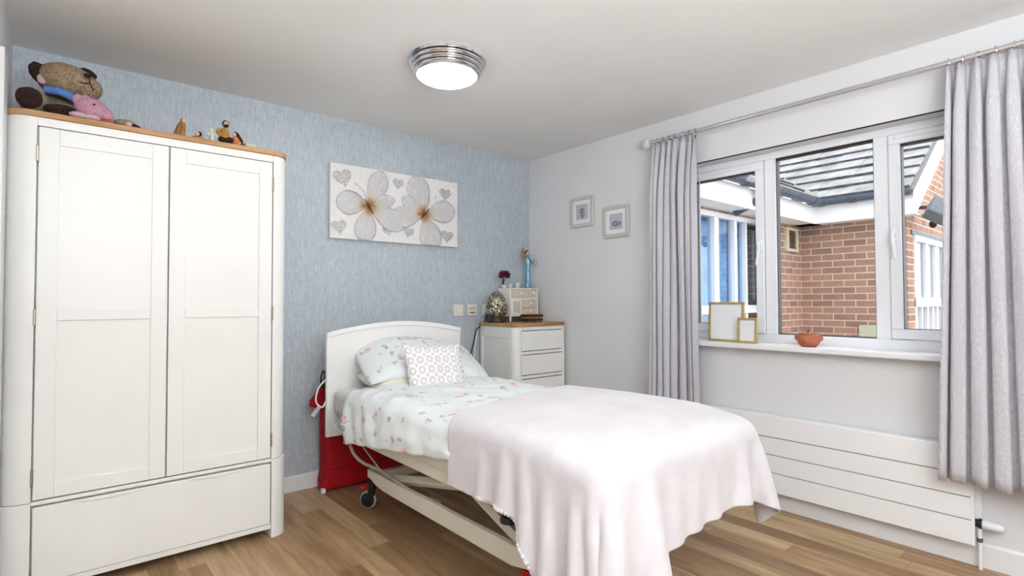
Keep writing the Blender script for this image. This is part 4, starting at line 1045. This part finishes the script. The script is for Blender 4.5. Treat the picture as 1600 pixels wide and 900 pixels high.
# ------------------------------------------------------------------ outside: neighbouring brick wings
GZ = -.25
struct('ground', B((3.4, 14, -6, 8, GZ - .1, GZ)), M['ground'])
def house():
    h = thing('brick_house', 'red brick house with grey tiled roof outside the window', 'building', (6.7, 2.6, GZ))
    XB, YA, YC = 6.70, 2.60, 1.56; FX, FY = 6.46, 2.36
    zf0, zf1 = 2.030, 2.225
    # wing A (facing the window side on), opening for its window
    wx0, wx1, wz0, wz1 = 4.38, 5.78, .45, 2.015
    def part(n, bm, m, **k): return obj(n, bm, M[m], h, **k)
    part('brick_wall', B((3.42, wx0, YA, YA + .2, GZ, 2.1), (wx1, XB + .2, YA, YA + .2, GZ, 2.1), (wx0, wx1, YA, YA + .2, GZ, wz0), (wx0, wx1, YA, YA + .2, wz1, 2.1)), 'brickX', smooth=False)
    part('brick_wall', B((XB, XB + .2, YC, YA, GZ, 2.1)), 'brickY', smooth=False)
    cx0, cx1, cz0, cz1 = 6.95, 9.2, .30, 1.87
    def gable():
        bm = bmesh.new(); box(bm, XB + .2, cx0, YC, YC + .2, GZ, cz1); box(bm, cx1, 11.5, YC, YC + .2, GZ, cz1); box(bm, cx0, cx1, YC, YC + .2, GZ, cz0)
        prism(bm, [(XB + .2, cz1), (11.5, cz1), (11.5, 5.2), (XB + .2, 2.02)], 'y', YC, YC + .2); return bm
    part('gable_wall', gable(), 'brickX', smooth=False)
    # soffits, fascias, gutters
    part('soffit', B((3.42, XB, FY, YA, 2.04, 2.055), (FX, XB, YC - .12, YA, 2.04, 2.055)), 'fascia', smooth=False)
    part('fascia_board', B((3.42, FX, FY - .02, FY, zf0, zf1)), 'fascia'); part('fascia_board', B((FX - .02, FX, YC - .12, FY, zf0, zf1)), 'fascia')
    def gut(p0, p1, ax):
        n = 10; prof = [(-.062 * math.cos(PI * k / n), -.062 * math.sin(PI * k / n) * 1.05) for k in range(n + 1)]; prof += [(x * .9, z * .9 + .0) for x, z in prof[::-1]]
        return prof
    gzt = 2.275
    part('gutter', PR([(FY - .084 + a, gzt + b_) for a, b_ in gut(0, 0, 0)], 'x', 3.42, FX - .02), 'gutter')
    part('gutter', PR([(FX - .084 + a, gzt + b_) for a, b_ in gut(0, 0, 0)], 'y', YC - .12, FY - .02), 'gutter')
    for x in (4.72, 6.20): part('gutter_joint', PR([(FY - .084 + a * 1.13, gzt + b_ * 1.13) for a, b_ in gut(0, 0, 0)], 'x', x - .05, x + .05), 'gutter')
    for y in (2.26, 1.95): part('gutter_joint', PR([(FX - .084 + a * 1.13, gzt + b_ * 1.13) for a, b_ in gut(0, 0, 0)], 'y', y - .03, y + .03), 'gutter')
    part('downpipe', T(smooth_path([(4.98, FY - .084, 2.21), (4.98, FY - .06, 2.12), (4.98, YA - .07, 2.02)]), .034, 12), 'gutter')
    # tiled roofs: overlapping courses stepping up the slope
    pit = R(34); crs = .245
    def roofB():
        bm = bmesh.new()
        for k in range(13):
            s0 = k * crs; x0_ = FX - .07 + s0 * math.cos(pit); z0_ = 2.262 + s0 * math.sin(pit); s1 = s0 + crs + .06; x1_ = FX - .07 + s1 * math.cos(pit); z1_ = 2.262 + s1 * math.sin(pit) 
            yend = FY - .09 + s0 * math.cos(pit) + .33
            ys = YC - .10
            while ys < yend - .02:
                ye = min(ys + .30, yend); jz = .004 * math.sin(ys * 91 + k * 7)
                prism(bm, [(x0_, z0_ + .016 + jz), (x0_, z0_ + .046 + jz), (x1_, z1_ + .020 + jz), (x1_, z1_ - .006 + jz)], 'y', ys + .0004, ye - .0004); ys += .30
        return bm
    rf = part('tiled_roof', roofB(), 'tile', smooth=False)
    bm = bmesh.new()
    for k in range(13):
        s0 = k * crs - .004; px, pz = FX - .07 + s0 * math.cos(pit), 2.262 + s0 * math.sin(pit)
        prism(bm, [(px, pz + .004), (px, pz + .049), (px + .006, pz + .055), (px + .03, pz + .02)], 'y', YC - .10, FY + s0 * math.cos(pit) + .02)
    obj('shaded_mossy_tile_edge', bm, M['course_shade_moss'], rf, smooth=False)  # dark strips draw the shadow line under each course, some of it mossy
    def roofA():
        bm = bmesh.new()
        for k in range(10):
            s0 = k * crs; y0_ = FY - .07 + s0 * math.cos(pit); z0_ = 2.262 + s0 * math.sin(pit); s1 = s0 + crs + .06; y1_ = FY - .07 + s1 * math.cos(pit); z1_ = 2.262 + s1 * math.sin(pit)
            xend = FX - .09 + s0 * math.cos(pit) + .33
            xs = 3.42
            while xs < xend - .02:
                xe = min(xs + .30, xend); jz = .004 * math.sin(xs * 77 + k * 5)
                prism(bm, [(y0_, z0_ + .016 + jz), (y0_, z0_ + .046 + jz), (y1_, z1_ + .020 + jz), (y1_, z1_ - .006 + jz)], 'x', xs + .0004, xe - .0004); xs += .30
        return bm
    rf = part('tiled_roof', roofA(), 'tile', smooth=False)
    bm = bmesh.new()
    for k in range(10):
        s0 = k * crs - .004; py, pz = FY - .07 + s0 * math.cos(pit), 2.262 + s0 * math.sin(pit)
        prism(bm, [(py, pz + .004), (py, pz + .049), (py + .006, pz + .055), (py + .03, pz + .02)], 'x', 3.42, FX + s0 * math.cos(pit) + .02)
    obj('shaded_mossy_tile_edge', bm, M['course_shade_moss'], rf, smooth=False)  # same painted shadow lines and mossy edges for wing A
    vp = [(FX - .02 + q * .2, FY - .02 + q * .2, 2.30 + q * .2 * math.tan(pit)) for q in range(10)]
    part('valley_mortar', T([(a, b_, c + .01 * noise.noise(Vector((a * 9, b_ * 9, c)))) for a, b_, c in vp], [.05 + .012 * math.sin(k * 2.1) for k in range(10)], 8), 'ground')
    # bargeboard along the gable verge
    bl = 3.4; ux, uz = math.cos(pit), math.sin(pit)
    part('bargeboard', PR([(FX - .03, 2.03), (FX - .03, 2.24), (FX + bl * ux, 2.27 + bl * uz), (FX + bl * ux, 2.07 + bl * uz)], 'y', YC - .145, YC - .12), 'fascia', smooth=False)
    part('verge_soffit', PR([(FX, 2.06), (FX, 2.08), (FX + bl * ux, 2.10 + bl * uz), (FX + bl * ux, 2.08 + bl * uz)], 'y', YC - .12, YC), 'fascia', smooth=False)
    # air vent and utility box
    vx0, vx1, vz0, vz1 = 6.27, 6.56, 1.735, 2.005
    v = part('air_vent', B((vx0, vx1, YA - .03, YA, vz1 - .03, vz1), (vx0, vx1, YA - .03, YA, vz0, vz0 + .03), (vx0, vx0 + .04, YA - .03, YA, vz0 + .03, vz1 - .03), (vx1 - .04, vx1, YA - .03, YA, vz0 + .03, vz1 - .03)), 'ventcream')
    obj('vent_louvre', B(*[(vx0 + .04, vx1 - .04, YA - .018, YA - .006, vz0 + .034 + k * .0255, vz0 + .050 + k * .0255) for k in range(8)]), M['hinge'], v)
    obj('vent_backing', B((vx0 + .03, vx1 - .03, YA - .005, YA + .001, vz0 + .02, vz1 - .02)), M['gap'], v)
    part('meter_box', B((XB - .05, XB, 1.60, 2.0, .55, .905)), 'palegreen', bevel=.006)
    # window of wing A with blue curtains behind it
    wn = part('window', B((wx0, wx1, YA - .02, YA + .05, wz1 - .05, wz1), (wx0, wx1, YA - .04, YA + .05, wz0, wz0 + .06), (wx0 + .06, wx1 - .05, YA - .03, YA + .045, 1.05, 1.13), *[(x, x + wd, YA - .02, YA + .05, wz0 + .06, wz1 - .05) for x, wd in ((wx0, .06), (4.69, .08), (5.07, .05), (5.30, .03), (wx1 - .05, .05))]), 'upvc', bevel=.004)
    obj('pane', B((wx0, wx1, YA + .02, YA + .026, wz0 + .05, wz1 - .04)), M['glass_out'], wn)
    obj('room_beyond', B((wx0 - .1, wx1 + .1, YA + .9, YA + .92, wz0 - .2, wz1 + .05), (wx0 - .1, wx0 - .08, YA + .21, YA + .9, wz0 - .2, wz1 + .05), (wx1 + .08, wx1 + .1, YA + .21, YA + .9, wz0 - .2, wz1 + .05), (wx0 - .1, wx1 + .1, YA + .21, YA + .92, wz1 + .03, wz1 + .05), (wx0 - .1, wx1 + .1, YA + .21, YA + .92, wz0 - .2, wz0 - .18)), M['interior'], wn)
    def drape(xa, xb):
        n = int((xb - xa) / .012); bm = bmesh.new(); prev = None
        for k in range(n + 1):
            x = xa + (xb - xa) * k / n; y = YA + .060 + .014 * math.sin(k * .75)
            a, b_ = bm.verts.new((x, y, wz0 - .1)), bm.verts.new((x, y, wz1 + .0))
            if prev: bm.faces.new((prev[0], a, b_, prev[1]))
            prev = (a, b_)
        return bm
    for xa, xb in ((4.40, 4.72), (4.74, 5.10), (5.08, 5.34)): obj('curtain_panel', drape(xa, xb), M['bluecurtain'], wn, solid=.004, angle=180)
    # open casement hinged outward
    Mx = Matrix.Translation((5.74, YA - .03, 0)) @ Matrix.Rotation(R(15), 4, 'Z')
    bm = bmesh.new()
    for b_ in ((-.40, 0, -.02, .02, 1.13, 1.19), (-.40, 0, -.02, .02, 1.93, 1.99), (-.40, -.34, -.02, .02, 1.19, 1.93), (-.06, 0, -.02, .02, 1.19, 1.93)): box(bm, *b_, mat=Mx)
    cs = part('casement', bm, 'upvc', bevel=.004)
    bm = bmesh.new(); box(bm, -.35, -.05, -.003, .003, 1.18, 1.94, mat=Mx); obj('casement_pane', bm, M['glass_out'], cs)
    # big glazed bay in the gable
    xs = (cx0, 7.42, 7.85, 8.30, 8.75, cx1 - .06)
    wn = part('window', B((cx0, cx1, YC - .02, YC + .05, cz1 - .06, cz1), (cx0, cx1, YC - .02, YC + .05, cz0, cz0 + .06), (cx0, cx1, YC - .04, YC + .05, 1.10, 1.20), *[(x, x + .06, YC - .01, YC + .04, cz0 + .06, cz1 - .06) for x in xs], *[(x + .24, x + .28, YC - .01, YC + .04, cz0 + .06, 1.10) for x in xs[:-1]]), 'upvc', bevel=.004)
    obj('pane', B((cx0, cx1, YC + .02, YC + .026, cz0 + .05, cz1 - .05)), M['glass_out'], wn)
    obj('room_beyond', B((cx0 - .05, cx1 + .1, YC + 1.2, YC + 1.22, cz0, cz1 + .05), (cx0 - .05, cx0 - .03, YC + .21, YC + 1.2, cz0, cz1), (cx1 + .03, cx1 + .05, YC + .21, YC + 1.2, cz0, cz1), (cx0, cx1, YC + .21, YC + 1.2, cz1, cz1 + .02), (cx0, cx1, YC + .21, YC + 1.2, cz0 - .02, cz0)), M['interior'], wn)
    part('lintel', B((cx0 - .1, cx1 + .1, YC - .012, YC + .02, cz1, cz1 + .05)), 'gutter')
house()
def flood():
    f = thing('floodlight', 'grey outdoor floodlight fixed on the brick gable outside', 'floodlight', (7.08, 1.56, 2.17))
    Mx = Matrix.Translation((6.88, 1.34, 2.07)) @ Matrix.Rotation(R(-30), 4, 'Y') @ Matrix.Rotation(R(38), 4, 'X') @ Matrix.Scale(.80, 4)
    bm = bmesh.new(); prism(bm, [(-.24, -.02), (-.20, .10), (.16, .13), (.24, .06), (.22, -.03)], 'y', -.13, .13)
    for v in bm.verts: v.co = Mx @ v.co
    obj('housing', bm, M['lampgrey'], f, .01)
    bm = bmesh.new(); box(bm, -.19, .20, -.11, .11, -.045, -.024, mat=Mx); obj('lens', bm, M['paleporc'], f, .004)
    obj('mounting_arm', T([(6.92, 1.36, 2.10), (7.04, 1.45, 2.16), (7.10, 1.565, 2.18)], .02, 8), M['lampgrey'], f)
    obj('sensor', BA((6.80, 1.36, 1.95), .035, .035, .04, seg=14), M['black'], f)
flood()
